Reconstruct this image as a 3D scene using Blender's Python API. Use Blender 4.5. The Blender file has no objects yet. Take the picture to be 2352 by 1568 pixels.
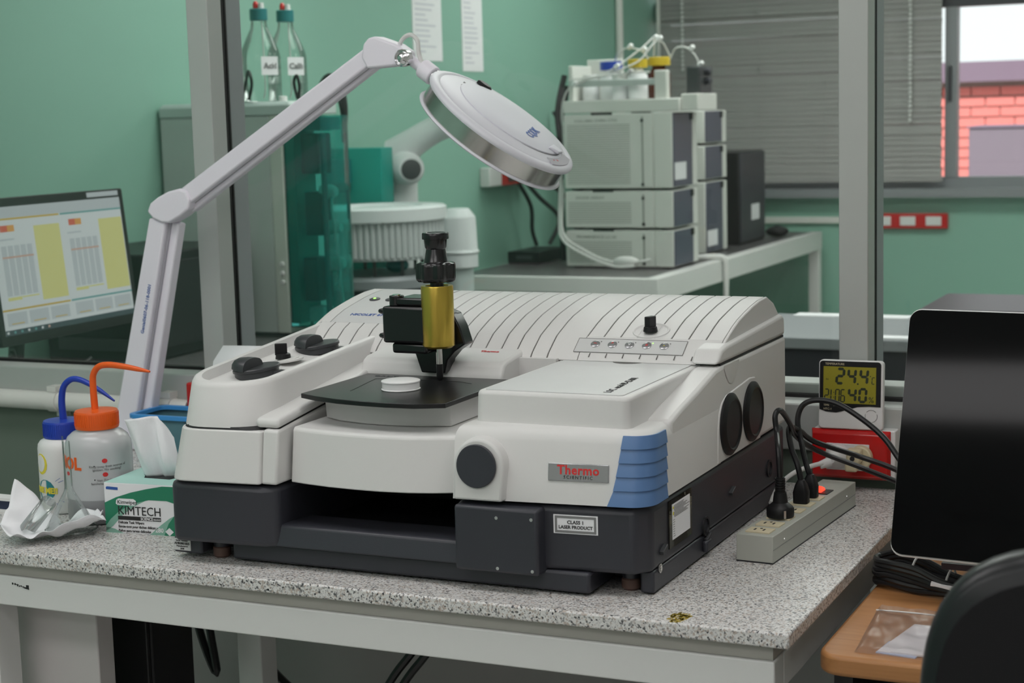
import bpy, math, random
from mathutils import Vector as V, Matrix as M
random.seed(7)
S = bpy.context.scene
COL = S.collection

# ------------------------------------------------------------------ camera
cam_d = bpy.data.cameras.new('camera'); cam = bpy.data.objects.new('camera', cam_d); COL.objects.link(cam)
FPX = 3916.0
cam_d.sensor_width = 23.5; cam_d.lens = FPX / 2352.0 * 23.5
cam_d.clip_start = .05; cam_d.clip_end = 200
_x = V((.9074, .4194, -.0274)); _y = -V((.0310, -.1318, -.9908)); _z = -V((-.4190, .8982, -.1326))
_r = M((_x, _y, _z)).transposed().to_4x4()
cam.matrix_world = M.Translation((.520, -1.842, .600)) @ _r
cam_d.dof.use_dof = True; cam_d.dof.focus_distance = 2.32; cam_d.dof.aperture_fstop = 5.6
S.camera = cam
# ------------------------------------------------------------------ world, sun, exposure
S.view_settings.view_transform = 'Standard'; S.view_settings.look = 'None'
S.view_settings.gamma = 1; S.view_settings.exposure = 0; S.view_settings.use_curve_mapping = False
w = bpy.data.worlds.new('World'); S.world = w; w.use_nodes = True
bg = w.node_tree.nodes['Background']; bg.inputs[0].default_value = (.93, .96, 1, 1); bg.inputs[1].default_value = 1.3
sun_d = bpy.data.lights.new('sun', 'SUN'); sun = bpy.data.objects.new('sun', sun_d); COL.objects.link(sun)
sun_d.energy = 5.5; sun_d.angle = .02; sun.rotation_euler = (math.radians(48), 0, math.radians(14))
LAMP_A, LAMP_B = 4.6, 8.3          # luminance of the ceiling panels in the near and the far room
CEIL = 1.75; FLOOR = -.85

# ------------------------------------------------------------------ materials
def lin(c):
    return tuple((x/255/12.92 if x/255 <= .04045 else ((x/255+.055)/1.055)**2.4) for x in c)
MATS = {}
def mat(name, rgb, rough=.5, metal=0, spec=.5, emit=0, bump=0, bscale=60, var=0, vscale=8, trans=0, coat=0, alpha=1, ecol=None):
    m = bpy.data.materials.new(name); m.use_nodes = True
    nt = m.node_tree; p = nt.nodes['Principled BSDF']
    c = (*rgb, 1)
    p.inputs['Base Color'].default_value = c; p.inputs['Roughness'].default_value = rough
    p.inputs['Metallic'].default_value = metal; p.inputs['Specular IOR Level'].default_value = spec
    p.inputs['Transmission Weight'].default_value = trans; p.inputs['Coat Weight'].default_value = coat
    p.inputs['Alpha'].default_value = alpha
    if emit:
        p.inputs['Emission Color'].default_value = (*(ecol or rgb), 1); p.inputs['Emission Strength'].default_value = emit
    if bump or var:
        tc = nt.nodes.new('ShaderNodeTexCoord')
    if var:
        n = nt.nodes.new('ShaderNodeTexNoise'); n.inputs['Scale'].default_value = vscale; n.inputs['Detail'].default_value = 4
        nt.links.new(tc.outputs['Object'], n.inputs['Vector'])
        r = nt.nodes.new('ShaderNodeMapRange'); r.inputs['To Min'].default_value = 1-var; r.inputs['To Max'].default_value = 1+var
        nt.links.new(n.outputs['Fac'], r.inputs['Value'])
        mx = nt.nodes.new('ShaderNodeVectorMath'); mx.operation = 'SCALE'; mx.inputs[0].default_value = rgb
        nt.links.new(r.outputs[0], mx.inputs['Scale']); nt.links.new(mx.outputs[0], p.inputs['Base Color'])
    if bump:
        n2 = nt.nodes.new('ShaderNodeTexNoise'); n2.inputs['Scale'].default_value = bscale; n2.inputs['Detail'].default_value = 3
        nt.links.new(tc.outputs['Object'], n2.inputs['Vector'])
        b = nt.nodes.new('ShaderNodeBump'); b.inputs['Strength'].default_value = bump; b.inputs['Distance'].default_value = .002
        nt.links.new(n2.outputs['Fac'], b.inputs['Height']); nt.links.new(b.outputs[0], p.inputs['Normal'])
    MATS[name] = m
    return m
def glassmat(name, tint, refl=1.0, rough=0, ior=1.45, haze=0, hazecol=(.8, .8, .8)):
    """thin pane: straight-through light with a Fresnel reflection (and an optional frosted share)"""
    m = bpy.data.materials.new(name); m.use_nodes = True; nt = m.node_tree; nt.nodes.clear()
    o = nt.nodes.new('ShaderNodeOutputMaterial'); t = nt.nodes.new('ShaderNodeBsdfTransparent'); t.inputs[0].default_value = (*tint, 1)
    g = nt.nodes.new('ShaderNodeBsdfGlossy'); g.inputs['Roughness'].default_value = rough
    fr = nt.nodes.new('ShaderNodeFresnel'); fr.inputs[0].default_value = ior
    mu = nt.nodes.new('ShaderNodeMath'); mu.operation = 'MULTIPLY'; mu.inputs[1].default_value = refl
    nt.links.new(fr.outputs[0], mu.inputs[0])
    mx = nt.nodes.new('ShaderNodeMixShader'); nt.links.new(mu.outputs[0], mx.inputs[0])
    src = t
    if haze:
        d = nt.nodes.new('ShaderNodeBsdfDiffuse'); d.inputs[0].default_value = (*hazecol, 1)
        tr = nt.nodes.new('ShaderNodeBsdfTranslucent'); tr.inputs[0].default_value = (*hazecol, 1)
        a = nt.nodes.new('ShaderNodeAddShader'); md = nt.nodes.new('ShaderNodeMixShader'); md.inputs[0].default_value = .5
        nt.links.new(d.outputs[0], md.inputs[1]); nt.links.new(tr.outputs[0], md.inputs[2])
        m2 = nt.nodes.new('ShaderNodeMixShader'); m2.inputs[0].default_value = haze
        nt.links.new(t.outputs[0], m2.inputs[1]); nt.links.new(md.outputs[0], m2.inputs[2]); src = m2
    nt.links.new(src.outputs[0], mx.inputs[1]); nt.links.new(g.outputs[0], mx.inputs[2]); nt.links.new(mx.outputs[0], o.inputs[0])
    MATS[name] = m
    return m
def granite(name, base, dark, warm, scale):
    m = bpy.data.materials.new(name); m.use_nodes = True; nt = m.node_tree; p = nt.nodes['Principled BSDF']
    tc = nt.nodes.new('ShaderNodeTexCoord')
    def noise(s, d, ro=.6):
        n = nt.nodes.new('ShaderNodeTexNoise'); n.inputs['Scale'].default_value = s; n.inputs['Detail'].default_value = d
        n.inputs['Roughness'].default_value = ro; nt.links.new(tc.outputs['Object'], n.inputs['Vector']); return n
    def ramp(src, stops):
        r = nt.nodes.new('ShaderNodeValToRGB'); nt.links.new(src, r.inputs[0]); e = r.color_ramp.elements
        e[0].position, e[0].color = stops[0][0], (*stops[0][1], 1); e[1].position, e[1].color = stops[1][0], (*stops[1][1], 1)
        for q, c in stops[2:]:
            k = e.new(q); k.color = (*c, 1)
        return r
    v = nt.nodes.new('ShaderNodeTexVoronoi'); v.inputs['Scale'].default_value = scale; nt.links.new(tc.outputs['Object'], v.inputs['Vector'])
    sep = nt.nodes.new('ShaderNodeSeparateColor'); nt.links.new(v.outputs['Color'], sep.inputs[0])
    grains = ramp(sep.outputs[0], [(0, dark), (.14, tuple((a+b)/2 for a, b in zip(dark, base))), (.26, base), (.75, tuple(min(1, x*1.12) for x in base)), (.9, warm)])
    n1 = noise(scale*.75, 6, .7); spk = ramp(n1.outputs['Fac'], [(.36, dark), (.44, (1, 1, 1))])
    mul = nt.nodes.new('ShaderNodeMix'); mul.data_type = 'RGBA'; mul.blend_type = 'MULTIPLY'; mul.inputs[0].default_value = .85
    nt.links.new(grains.outputs[0], mul.inputs[6]); nt.links.new(spk.outputs[0], mul.inputs[7])
    nt.links.new(mul.outputs[2], p.inputs['Base Color']); p.inputs['Roughness'].default_value = .32
    MATS[name] = m
    return m
def wood(name, a, b):
    m = bpy.data.materials.new(name); m.use_nodes = True; nt = m.node_tree; p = nt.nodes['Principled BSDF']
    tc = nt.nodes.new('ShaderNodeTexCoord'); mp = nt.nodes.new('ShaderNodeMapping'); mp.inputs['Scale'].default_value = (2.2, 60, 40)
    nt.links.new(tc.outputs['Object'], mp.inputs[0])
    n = nt.nodes.new('ShaderNodeTexNoise'); n.inputs['Scale'].default_value = 3; n.inputs['Detail'].default_value = 6; nt.links.new(mp.outputs[0], n.inputs['Vector'])
    r = nt.nodes.new('ShaderNodeValToRGB'); r.color_ramp.elements[0].position = .3; r.color_ramp.elements[1].position = .7
    r.color_ramp.elements[0].color = (*a, 1); r.color_ramp.elements[1].color = (*b, 1)
    nt.links.new(n.outputs['Fac'], r.inputs[0]); nt.links.new(r.outputs[0], p.inputs['Base Color']); p.inputs['Roughness'].default_value = .38
    MATS[name] = m
    return m

mat('housing', (.70, .695, .68), .45, bump=.05, bscale=900)
mat('housing_top', (.70, .695, .68), .42, bump=.05, bscale=900)
mat('housing_lid', (.62, .625, .62), .4, var=.05, vscale=14)
mat('base_grey', (.035, .036, .046), .42, bump=.08, bscale=700)
mat('base_dark', (.012, .012, .014), .5)
mat('groove', (.13, .125, .118), .7)
mat('seam', (.02, .02, .022), .6)
mat('blue', (.105, .205, .41), .4)
mat('black_plastic', (.012, .012, .013), .42, spec=.3)
mat('black_satin', (.010, .010, .011), .3, spec=.4)
mat('black_gloss', (.003, .003, .0035), .06, spec=.16)
mat('black_metal', (.008, .008, .009), .22, spec=.6)
mat('dark_grey', (.05, .052, .056), .5)
mat('knob_grey', (.038, .04, .044), .38)
mat('gold', (.56, .40, .07), .28, metal=.85)
mat('chrome', (.75, .75, .76), .15, metal=1)
mat('steel', (.55, .54, .52), .22, metal=1)
mat('badge', (.42, .42, .43), .25, metal=.7)
mat('lamp_white', (.86, .825, .90), .5)
mat('lamp_lid', (.70, .705, .765), .5)
mat('lamp_head', (.70, .70, .755), .45)
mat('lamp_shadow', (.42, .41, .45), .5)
mat('white_plastic', (.78, .78, .77), .4)
mat('white_paint', (.66, .67, .66), .45, bump=.05, bscale=40)
mat('white_disc', (.88, .88, .88), .35)
mat('paper', (.86, .86, .88), .8)
mat('tissue', (.85, .86, .88), .9, bump=.3, bscale=120)
mat('red_print', (.65, .03, .03), .5)
mat('blue_print', (.03, .10, .38), .5)
mat('black_print', (.02, .02, .02), .6)
mat('grey_print', (.22, .22, .22), .6)
mat('teal_print', (.02, .22, .26), .5)
mat('orange', (.85, .12, .01), .35)
mat('bottle_blue', (.015, .05, .42), .35)
mat('yellow', (.70, .50, .03), .4)
mat('yellow_print', (.75, .65, .05), .5)
mat('bottle_body', (.52, .53, .54), .26)
mat('bottle_liquid', (.30, .30, .31), .3)
mat('green_box', (.02, .22, .12), .45)
mat('green_mid', (.25, .48, .38), .45)
mat('mint', (.42, .68, .62), .5)
mat('wall_green', (.262, .485, .385), .6, bump=.06, bscale=30, var=.04, vscale=2)
mat('wall_lower', (.15, .19, .155), .6, bump=.05, bscale=30, var=.06, vscale=3)
mat('wall_plain', (.78, .78, .75), .7)
mat('ceiling_white', (.80, .80, .78), .8)
mat('floor_tile', (.52, .51, .49), .4, var=.08, vscale=3)
mat('aluminium', (.50, .52, .50), .38, metal=.25)
mat('aluminium_dark', (.29, .305, .32), .45, metal=.2)
mat('gasket', (.006, .006, .006), .6)
mat('pvc', (.74, .74, .70), .4)
mat('bench_paint', (.74, .74, .725), .42, bump=.04, bscale=30, var=.03, vscale=10)
mat('bench_strip', (.40, .385, .35), .6)
mat('modesty_grey', (.36, .345, .34), .6)
mat('cabinet_white', (.60, .57, .56), .5)
mat('strip_body', (.44, .45, .40), .45)
mat('outlet_cream', (.66, .58, .40), .5)
mat('cream', (.68, .60, .40), .5)
mat('socket_red', (.55, .012, .012), .22, coat=.3)
mat('lcd', (.30, .27, .018), .35)
mat('lcd_digit', (.02, .028, .012), .5)
mat('cable_black', (.010, .010, .011), .35)
mat('cable_white', (.72, .72, .70), .45)
mat('chair_black', (.007, .0065, .008), .55, spec=.25, bump=.1, bscale=200)
mat('chair_rim', (.012, .0125, .014), .32, spec=.35)
mat('instr_cream', (.62, .66, .60), .5)
mat('instr_grey', (.52, .57, .55), .5)
mat('instr_lid', (.50, .58, .56), .5)
mat('hplc_white', (.72, .73, .69), .5)
mat('hplc_vent', (.34, .36, .33), .6)
mat('hplc_front', (.085, .09, .13), .4)
mat('hplc_dark', (.02, .022, .02), .5)
mat('robot_white', (.68, .70, .70), .4)
mat('teal_plastic', (.01, .30, .25), .35)
mat('teal_cap', (.01, .17, .18), .4)
mat('carousel', (.70, .74, .74), .4)
mat('carousel_rib', (.50, .53, .53), .5)
mat('blind', (.36, .35, .34), .5)
mat('brick', (.72, .20, .18), .8, var=.18, vscale=3)
mat('mortar', (.42, .30, .27), .9)
mat('fascia', (.19, .13, .18), .8)
mat('unit_grey', (.21, .16, .20), .7)
mat('amber', (.10, .018, .006), .2)
mat('black_pink_sheen', (.035, .02, .03), .35, spec=.4)  # black gloss; the printer lid's pinkish reflection is put into the base colour
mat('red_light', (.9, .05, .02), .4, emit=1.6, ecol=(1, .06, .03))
mat('green_light', (.3, .9, .1), .4, emit=1.4, ecol=(.45, 1, .2))
mat('screen_white', (.03, .03, .03), .3, emit=.42, ecol=(.85, .93, .93))
mat('screen_yellow', (.03, .03, .03), .3, emit=.42, ecol=(.86, .86, .33))
mat('screen_grey', (.03, .03, .03), .3, emit=.38, ecol=(.72, .80, .82))
mat('screen_gold', (.03, .03, .03), .3, emit=.42, ecol=(.72, .52, .08))
mat('screen_teal', (.03, .03, .03), .3, emit=.42, ecol=(.16, .45, .43))
mat('screen_red', (.03, .03, .03), .3, emit=.42, ecol=(.8, .15, .08))
mat('screen_orange', (.03, .03, .03), .3, emit=.42, ecol=(.9, .45, .1))
mat('screen_pink', (.03, .03, .03), .3, emit=.42, ecol=(.75, .5, .4))
mat('screen_dark', (.03, .04, .045), .3, emit=.1, ecol=(.2, .3, .35))
mat('diffuser_near', (.9, .9, .9), .6, emit=LAMP_A, ecol=(1, .972, .972))
mat('diffuser_far', (.9, .9, .9), .6, emit=LAMP_B, ecol=(.97, 1, .96))
mat('yellow_stain', (.45, .33, .04), .5)
mat('rubber_brown', (.14, .08, .065), .6)
mat('pale_blue', (.50, .60, .80), .5)
mat('faint_print', (.62, .62, .68), .8)
mat('navy', (.02, .03, .07), .4)
granite('granite', (.70, .69, .675), (.022, .024, .030), (.52, .45, .40), 430)
granite('granite_dark', (.11, .11, .115), (.02, .02, .02), (.14, .11, .10), 200)
wood('wood', (.40, .175, .058), (.50, .235, .088))
glassmat('glass_pane', (.97, .985, .975), .65)
glassmat('glass_clear', (.96, .985, .975), .8)
glassmat('glass_edge', (.86, .92, .89), .9, haze=.06)
glassmat('teal_glass', (.36, .84, .80), 1.0, haze=.26, hazecol=(.04, .52, .47))
glassmat('bag_film', (.93, .91, .91), .7, rough=.22, haze=.14, hazecol=(.75, .72, .72))
glassmat('blue_clear', (.60, .82, .88), 1.0, haze=.45, hazecol=(.30, .60, .70))
mat('tub_blue', (.06, .30, .68), .4)
glassmat('tape_clear', (.85, .82, .74), 1.3, haze=.1, hazecol=(.4, .36, .28))

# ------------------------------------------------------------------ mesh builder
class B:
    def __init__(s): s.v = []; s.f = []
    def _add(s, vs, fs):
        o = len(s.v); s.v += [V(p) for p in vs]; s.f += [tuple(i+o for i in q) for q in fs]; return s
    def box(s, x0, x1, y0, y1, z0, z1):
        return s._add([(x0, y0, z0), (x1, y0, z0), (x1, y1, z0), (x0, y1, z0), (x0, y0, z1), (x1, y0, z1), (x1, y1, z1), (x0, y1, z1)],
                      [(3, 2, 1, 0), (4, 5, 6, 7), (0, 1, 5, 4), (1, 2, 6, 5), (2, 3, 7, 6), (3, 0, 4, 7)])
    def obox(s, c, ax, ay, az, hx, hy, hz):
        c, ax, ay, az = V(c), V(ax)*hx, V(ay)*hy, V(az)*hz
        vs = [c+a*ax+b*ay+d*az for d in (-1, 1) for a, b in ((-1, -1), (1, -1), (1, 1), (-1, 1))]
        return s._add(vs, [(3, 2, 1, 0), (4, 5, 6, 7), (0, 1, 5, 4), (1, 2, 6, 5), (2, 3, 7, 6), (3, 0, 4, 7)])
    def prism(s, poly, axis, lo, hi):
        """poly in the two other axes (in x,y,z order), extruded from lo to hi"""
        def pt(a, b, c): return {'x': (c, a, b), 'y': (a, c, b), 'z': (a, b, c)}[axis]
        n = len(poly); vs = [pt(a, b, lo) for a, b in poly]+[pt(a, b, hi) for a, b in poly]
        fs = [tuple(range(n)), tuple(range(2*n-1, n-1, -1))]+[(i, i+n, (i+1) % n+n, (i+1) % n) for i in range(n)]
        return s._add(vs, fs)
    def loft(s, rings, cap0=True, cap1=True, closed=True):
        n = len(rings[0]); vs = [p for r in rings for p in r]; fs = []
        for k in range(len(rings)-1):
            for i in range(n if closed else n-1):
                j = (i+1) % n; fs.append((k*n+i, k*n+j, (k+1)*n+j, (k+1)*n+i))
        if cap0: fs.append(tuple(range(n-1, -1, -1)))
        if cap1: fs.append(tuple(range((len(rings)-1)*n, len(rings)*n)))
        return s._add(vs, fs)
    def lathe(s, prof, c=(0, 0, 0), axis=(0, 0, 1), seg=24, cap=True):
        """prof: list of (radius, height along axis)"""
        az = V(axis).normalized(); ax = az.orthogonal().normalized(); ay = az.cross(ax); c = V(c)
        return s.loft([[c+az*h+(ax*math.cos(t)+ay*math.sin(t))*max(r, 1e-5) for t in [2*math.pi*i/seg for i in range(seg)]] for r, h in prof], cap, cap)
    def cyl(s, p0, p1, r0, r1=None, seg=16):
        p0, p1 = V(p0), V(p1); return s.lathe([(r0, 0), (r0 if r1 is None else r1, (p1-p0).length)], p0, p1-p0, seg)
    def tube(s, pts, r, seg=8, sub=5, closed=False):
        P = [V(p) for p in pts]; n = len(P); Q = []; RR = []
        rs = r if isinstance(r, (list, tuple)) else [r]*n
        if n > 2 and sub > 1:
            for i in range(n if closed else n-1):
                a, b, c_, d = (P[(i-1) % n], P[i], P[(i+1) % n], P[(i+2) % n]) if closed else (P[max(i-1, 0)], P[i], P[i+1], P[min(i+2, n-1)])
                for k in range(sub):
                    t = k/sub
                    Q.append(.5*((2*b)+(c_-a)*t+(2*a-5*b+4*c_-d)*t*t+(3*b-a-3*c_+d)*t**3)); RR.append(rs[i]*(1-t)+rs[(i+1) % n]*t)
            if not closed: Q.append(P[-1]); RR.append(rs[-1])
        else: Q = P; RR = list(rs)
        rings = []; up = None; m = len(Q)
        for i, q in enumerate(Q):
            d = (Q[(i+1) % m]-Q[(i-1) % m]) if closed else (Q[min(i+1, m-1)]-Q[max(i-1, 0)])
            if d.length < 1e-9: d = V((0, 0, 1))
            d.normalize()
            if up is None: up = d.orthogonal().normalized()
            up = (up-d*up.dot(d)); up = up.normalized() if up.length > 1e-6 else d.orthogonal().normalized()
            sd = d.cross(up)
            rings.append([q+(up*math.cos(2*math.pi*k/seg)+sd*math.sin(2*math.pi*k/seg))*RR[i] for k in range(seg)])
        if closed: rings.append(rings[0]); return s.loft(rings, False, False)
        return s.loft(rings)
    def sphere(s, c, r, seg=16, n=9, sc=(1, 1, 1), axis=(0, 0, 1)):
        o = len(s.v)
        s.lathe([(r*math.sin(math.pi*i/n), -r*math.cos(math.pi*i/n)) for i in range(n+1)], (0, 0, 0), axis, seg)
        for i in range(o, len(s.v)): s.v[i] = V((s.v[i].x*sc[0], s.v[i].y*sc[1], s.v[i].z*sc[2]))+V(c)
        return s
    def quad(s, a, b, c, d): return s._add([a, b, c, d], [(0, 1, 2, 3)])
    def xf(s, m):
        s.v = [m @ p for p in s.v]; return s
    def build(s, name, material, parent=None, bevel=0, bseg=2, smooth=True, ang=35, label=None, kind=None, solid=0):
        off = V(parent['_o']) if parent and '_o' in parent else V((0, 0, 0))
        me = bpy.data.meshes.new(name); me.from_pydata([tuple(p-off) for p in s.v], [], s.f); me.update()
        import bmesh
        bm = bmesh.new(); bm.from_mesh(me); bmesh.ops.recalc_face_normals(bm, faces=bm.faces); bm.to_mesh(me); bm.free()
        me.materials.append(MATS[material])
        if smooth:
            me.polygons.foreach_set('use_smooth', [True]*len(me.polygons)); me.set_sharp_from_angle(angle=math.radians(ang))
        o = bpy.data.objects.new(name, me); COL.objects.link(o)
        if parent: o.parent = parent; o['_o'] = tuple(off)
        if solid:
            m = o.modifiers.new('solid', 'SOLIDIFY'); m.thickness = solid; m.offset = 0
        if bevel:
            m = o.modifiers.new('bevel', 'BEVEL'); m.width = bevel; m.segments = bseg; m.limit_method = 'ANGLE'; m.angle_limit = math.radians(30)
        if label: o['label'] = label
        if kind: o['kind'] = kind
        return o
def rr(x0, x1, y0, y1, r, z, n=5, rs=None):
    """rounded rectangle ring at height z; r or per-corner radii (x0y0, x1y0, x1y1, x0y1)"""
    rs = rs or (r, r, r, r); out = []
    for (cx, cy, a0), q in zip(((x0+rs[0], y0+rs[0], 180), (x1-rs[1], y0+rs[1], 270), (x1-rs[2], y1-rs[2], 0), (x0+rs[3], y1-rs[3], 90)), rs):
        for k in range(n+1):
            t = math.radians(a0+90*k/n); out.append(V((cx+q*math.cos(t), cy+q*math.sin(t), z)))
    return out
def thing(name, label, cat, loc=(0, 0, 0), group=None, kind=None):
    o = bpy.data.objects.new(name, None); COL.objects.link(o); o.location = loc; o.empty_display_size = .02
    o['_o'] = tuple(loc); o['label'] = label; o['category'] = cat
    if group: o['group'] = group
    if kind: o['kind'] = kind
    return o
def tag(o, label, cat, group=None, kind=None):
    o['label'] = label; o['category'] = cat
    if group: o['group'] = group
    if kind: o['kind'] = kind
    return o
def struct(o, label=None):
    o['kind'] = 'structure'
    if label: o['label'] = label
    return o
def clone(src, parent, loc=None, name=None):
    c = src.copy(); COL.objects.link(c); c.parent = parent
    if loc is not None: c.location = loc
    return c
def text(s, size, loc, xd, yd, material, parent, align='LEFT', name='lettering', depth=.0002, space=1.0, xs=1.0, bold=0):
    cu = bpy.data.curves.new('t', 'FONT'); cu.body = s; cu.size = size; cu.align_x = align; cu.extrude = depth; cu.space_character = space
    cu.offset = bold; cu.resolution_u = 2
    to = bpy.data.objects.new('t', cu); COL.objects.link(to)
    dg = bpy.context.evaluated_depsgraph_get(); me = bpy.data.meshes.new_from_object(to.evaluated_get(dg))
    bpy.data.objects.remove(to); bpy.data.curves.remove(cu)
    xd, yd = V(xd).normalized(), V(yd).normalized(); nd = xd.cross(yd).normalized(); yd = nd.cross(xd)
    off = V(parent['_o']) if parent else V((0, 0, 0))
    mw = M.Translation(V(loc)-off) @ M((xd, yd, nd)).transposed().to_4x4() @ M.Diagonal((xs, 1, 1, 1))
    me.transform(mw); me.name = name; me.materials.clear(); me.materials.append(MATS[material])
    o = bpy.data.objects.new(name, me); COL.objects.link(o); o.parent = parent; o['_o'] = tuple(off)
    return o
# ================================================================== setting
struct(B().box(-2.6, 2.7, -5.3, 6.6, FLOOR-.05, FLOOR).build('floor', 'floor_tile'), 'grey speckled floor of the laboratory')
struct(B().box(-2.6, 2.7, -5.3, 6.5, CEIL, CEIL+.05).build('ceiling', 'ceiling_white'), 'white ceiling of the laboratory')
struct(B().box(-2.55, -2.43, -5.3, 6.5, FLOOR, CEIL).build('wall_left', 'wall_green'), 'pale green painted side wall behind the glass partition')
struct(B().box(2.5, 2.6, -5.3, 6.5, FLOOR, CEIL).build('wall_right', 'wall_plain'), 'plain off-white wall to the right')
struct(B().box(-2.6, 2.7, -5.3, -5.2, FLOOR, CEIL).build('wall_front', 'wall_plain'), 'plain off-white wall behind the camera')
wb = B().box(-2.43, 2.5, 6.25, 6.45, FLOOR, .16).box(-2.43, 2.5, 6.25, 6.45, 1.35, CEIL).box(.35, 2.5, 6.25, 6.45, .16, 1.35)
struct(wb.build('wall_back', 'wall_green'), 'pale green far wall under the window')
# far window
wn = thing('window_1', 'aluminium window in the far wall, uncovered at its right half', 'window', (-1, 6.3, .16)); wn['kind'] = 'structure'
B().box(-2.43, .35, 6.16, 6.40, .16, .20).build('window_sill', 'aluminium_dark', wn)
B().box(-2.43, .35, 6.27, 6.33, .20, .25).build('bottom_rail', 'aluminium_dark', wn)
B().box(-2.43, .35, 6.27, 6.33, 1.03, 1.12).build('top_rail', 'base_grey', wn)
for x0 in (-1.01, -.30, .29):
    B().box(x0, x0+.055, 6.265, 6.335, .25, 1.03).build('stile', 'aluminium_dark', wn)
B().box(-.993, -.978, 6.245, 6.27, .60, .76).build('latch', 'base_grey', wn)
for x0, x1 in ((-2.42, -1.01), (-.955, -.30), (-.245, .29)):
    B().box(x0, x1, 6.297, 6.301, .25, 1.03).build('glass_pane', 'glass_pane', wn)
# venetian blinds
def blind(name, x0, x1, label, chain_x, z_chain, ladders, bent=False):
    t = thing(name, label, 'blind', ((x0+x1)/2, 6.2, .235), group='venetian blinds over the far window')
    B().box(x0, x1, 6.19, 6.215, .232, .246).build('bottom_bar', 'blind', t)
    B().box(x0, x1, 6.18, 6.225, 1.31, 1.35).build('head_rail', 'blind', t)
    a = math.radians(74); hw = .0140
    proto = None
    for k in range(42):
        z = .262+k*.0252
        if proto is None:
            c, s_ = math.cos(a), math.sin(a); b = B(); n = 4; prof = []
            for i in range(n+1):
                u = -hw+2*hw*i/n; bow = .0022*(1-(u/hw)**2); prof.append((u*c-bow*s_, u*s_+bow*c))
            poly = prof+[(p+.0004*s_, q-.0004*c) for p, q in reversed(prof)]
            b.prism([(6.2+p, .262+q) for p, q in poly], 'x', x0+.004, x1-.004)
            proto = b.build('slat', 'blind', t)
        else:
            o = clone(proto, t, (0, 0, z-.262))
            o.rotation_euler = (random.choice((0, 0, .03, -.04, .05, -.10, -.22)), random.uniform(-.0015, .0015), 0)
    for lx in ladders:
        B().cyl((lx, 6.184, .24), (lx, 6.184, 1.31), .0012, seg=6).build('ladder_cord', 'blind', t)
    cb = B(); cb.tube([(chain_x, 6.165, 1.31), (chain_x, 6.165, z_chain)], .001, 6)
    k = z_chain
    while k < 1.31: cb.sphere((chain_x, 6.165, k), .0085, 8, 5); k += .021
    cb.build('bead_chain', 'white_plastic', t)
    return t
blind('venetian_blind', -2.405, -1.445, 'grey venetian blind next to the corner, bead chain at its left', -2.255, .79, (-2.2, -1.88, -1.56))
blind('venetian_blind', -1.44, -1.008, 'narrower grey venetian blind next to the uncovered window half', -1.15, .52, (-1.42, -1.16))
# outside: brick building with fascia and grey unit
ob = thing('brick_building', 'sunlit red brick building with dark fascia seen through the far window', 'building', (-.6, 12, FLOOR))
B().box(-6, 6, 12.02, 12.5, FLOOR-2, .745).build('mortar_wall', 'mortar', ob)
B().box(-6, 6, 11.85, 12.5, .745, .90).build('fascia', 'fascia', ob)
br0 = None
for r in range(15):
    for c in range(20):
        x = -3.35+c*.225+(.1125 if r % 2 else 0); z = -.45+r*.08
        if br0 is None: br0 = B().box(-.107, .107, 0, .04, -.034, .034).build('brick', 'brick'); br0.parent = ob; br0.location = (x+.6, -.01, z-FLOOR)
        else: clone(br0, ob, (x+.6, -.01-random.uniform(0, .006), z-FLOOR))
un = thing('outdoor_unit', 'dark grey cabinet standing outside in front of the brick building', 'cabinet', (-1.05, 9.25, FLOOR))
B().box(-1.38, -.5, 9.0, 9.5, FLOOR, .43).build('body', 'unit_grey', un, bevel=.01)
B().box(-1.39, -.49, 8.99, 9.51, .43, .442).build('lid', 'fascia', un)
struct(B().box(-8, 8, 6.6, 14, FLOOR-.1, FLOOR).build('ground', 'mortar'), 'paved ground outside the window')

# ---- glass partition between the rooms
pt = thing('wall_partition', 'aluminium framed glass partition behind the granite bench', 'partition', (-.7, .85, FLOOR)); pt['kind'] = 'structure'
B().box(-2.43, 2.5, .80, .90, FLOOR, .05).build('lower_panel', 'wall_lower', pt)
B().box(-2.43, 2.5, .785, .845, .052, .128).build('sill_rail', 'aluminium', pt, bevel=.003)
B().box(-1.30, 2.5, .86, .92, .05, .15).build('inner_sill_rail', 'aluminium', pt, bevel=.003)
B().box(-2.43, -1.31, .86, .92, .05, .120).build('inner_sill_rail', 'aluminium', pt, bevel=.003)
B().box(-2.43, 2.5, .845, .86, .12, .133).build('gasket', 'gasket', pt)
B().box(-2.43, 2.5, .79, .91, 1.30, CEIL).build('head_panel', 'wall_plain', pt)
for x in (-1.353, -.141, 1.07):
    m_ = B().box(x, x+.0465, .797, .842, .128, 1.30).build('mullion', 'aluminium', pt, bevel=.0015)
    B().box(x+.002, x+.0465, .842, .857, .128, 1.30).build('gasket', 'gasket', m_)
    B().box(x, x+.0465, .857, .905, .128, 1.30).build('inner_mullion', 'aluminium_dark', m_, bevel=.0015)
for x0, x1 in ((-2.43, -1.353), (-1.3065, -.141), (-.0945, 1.07), (1.1165, 2.5)):
    B().box(x0, x1, .848, .853, .128, 1.30).build('glass_pane', 'glass_pane', pt)
# conduit along the partition
cd = thing('conduit_pipe', 'white plastic conduit pipe running below the glass on the left', 'pipe', (-1.7, .775, .045))
B().cyl((-2.4, .772, .068), (-1.372, .772, .064), .0185, seg=18).build('pipe', 'pvc', cd)
for x in (-1.69, -1.42):
    q = B(); q.lathe([(.0215, -.011), (.0215, .011)], (x, .772, .0655), (1, 0, 0), 18); q.box(x-.011, x+.011, .76, .80, .085, .096).box(x-.011, x+.011, .785, .80, .033, .05)
    q.build('clip', 'pvc', cd)
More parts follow.
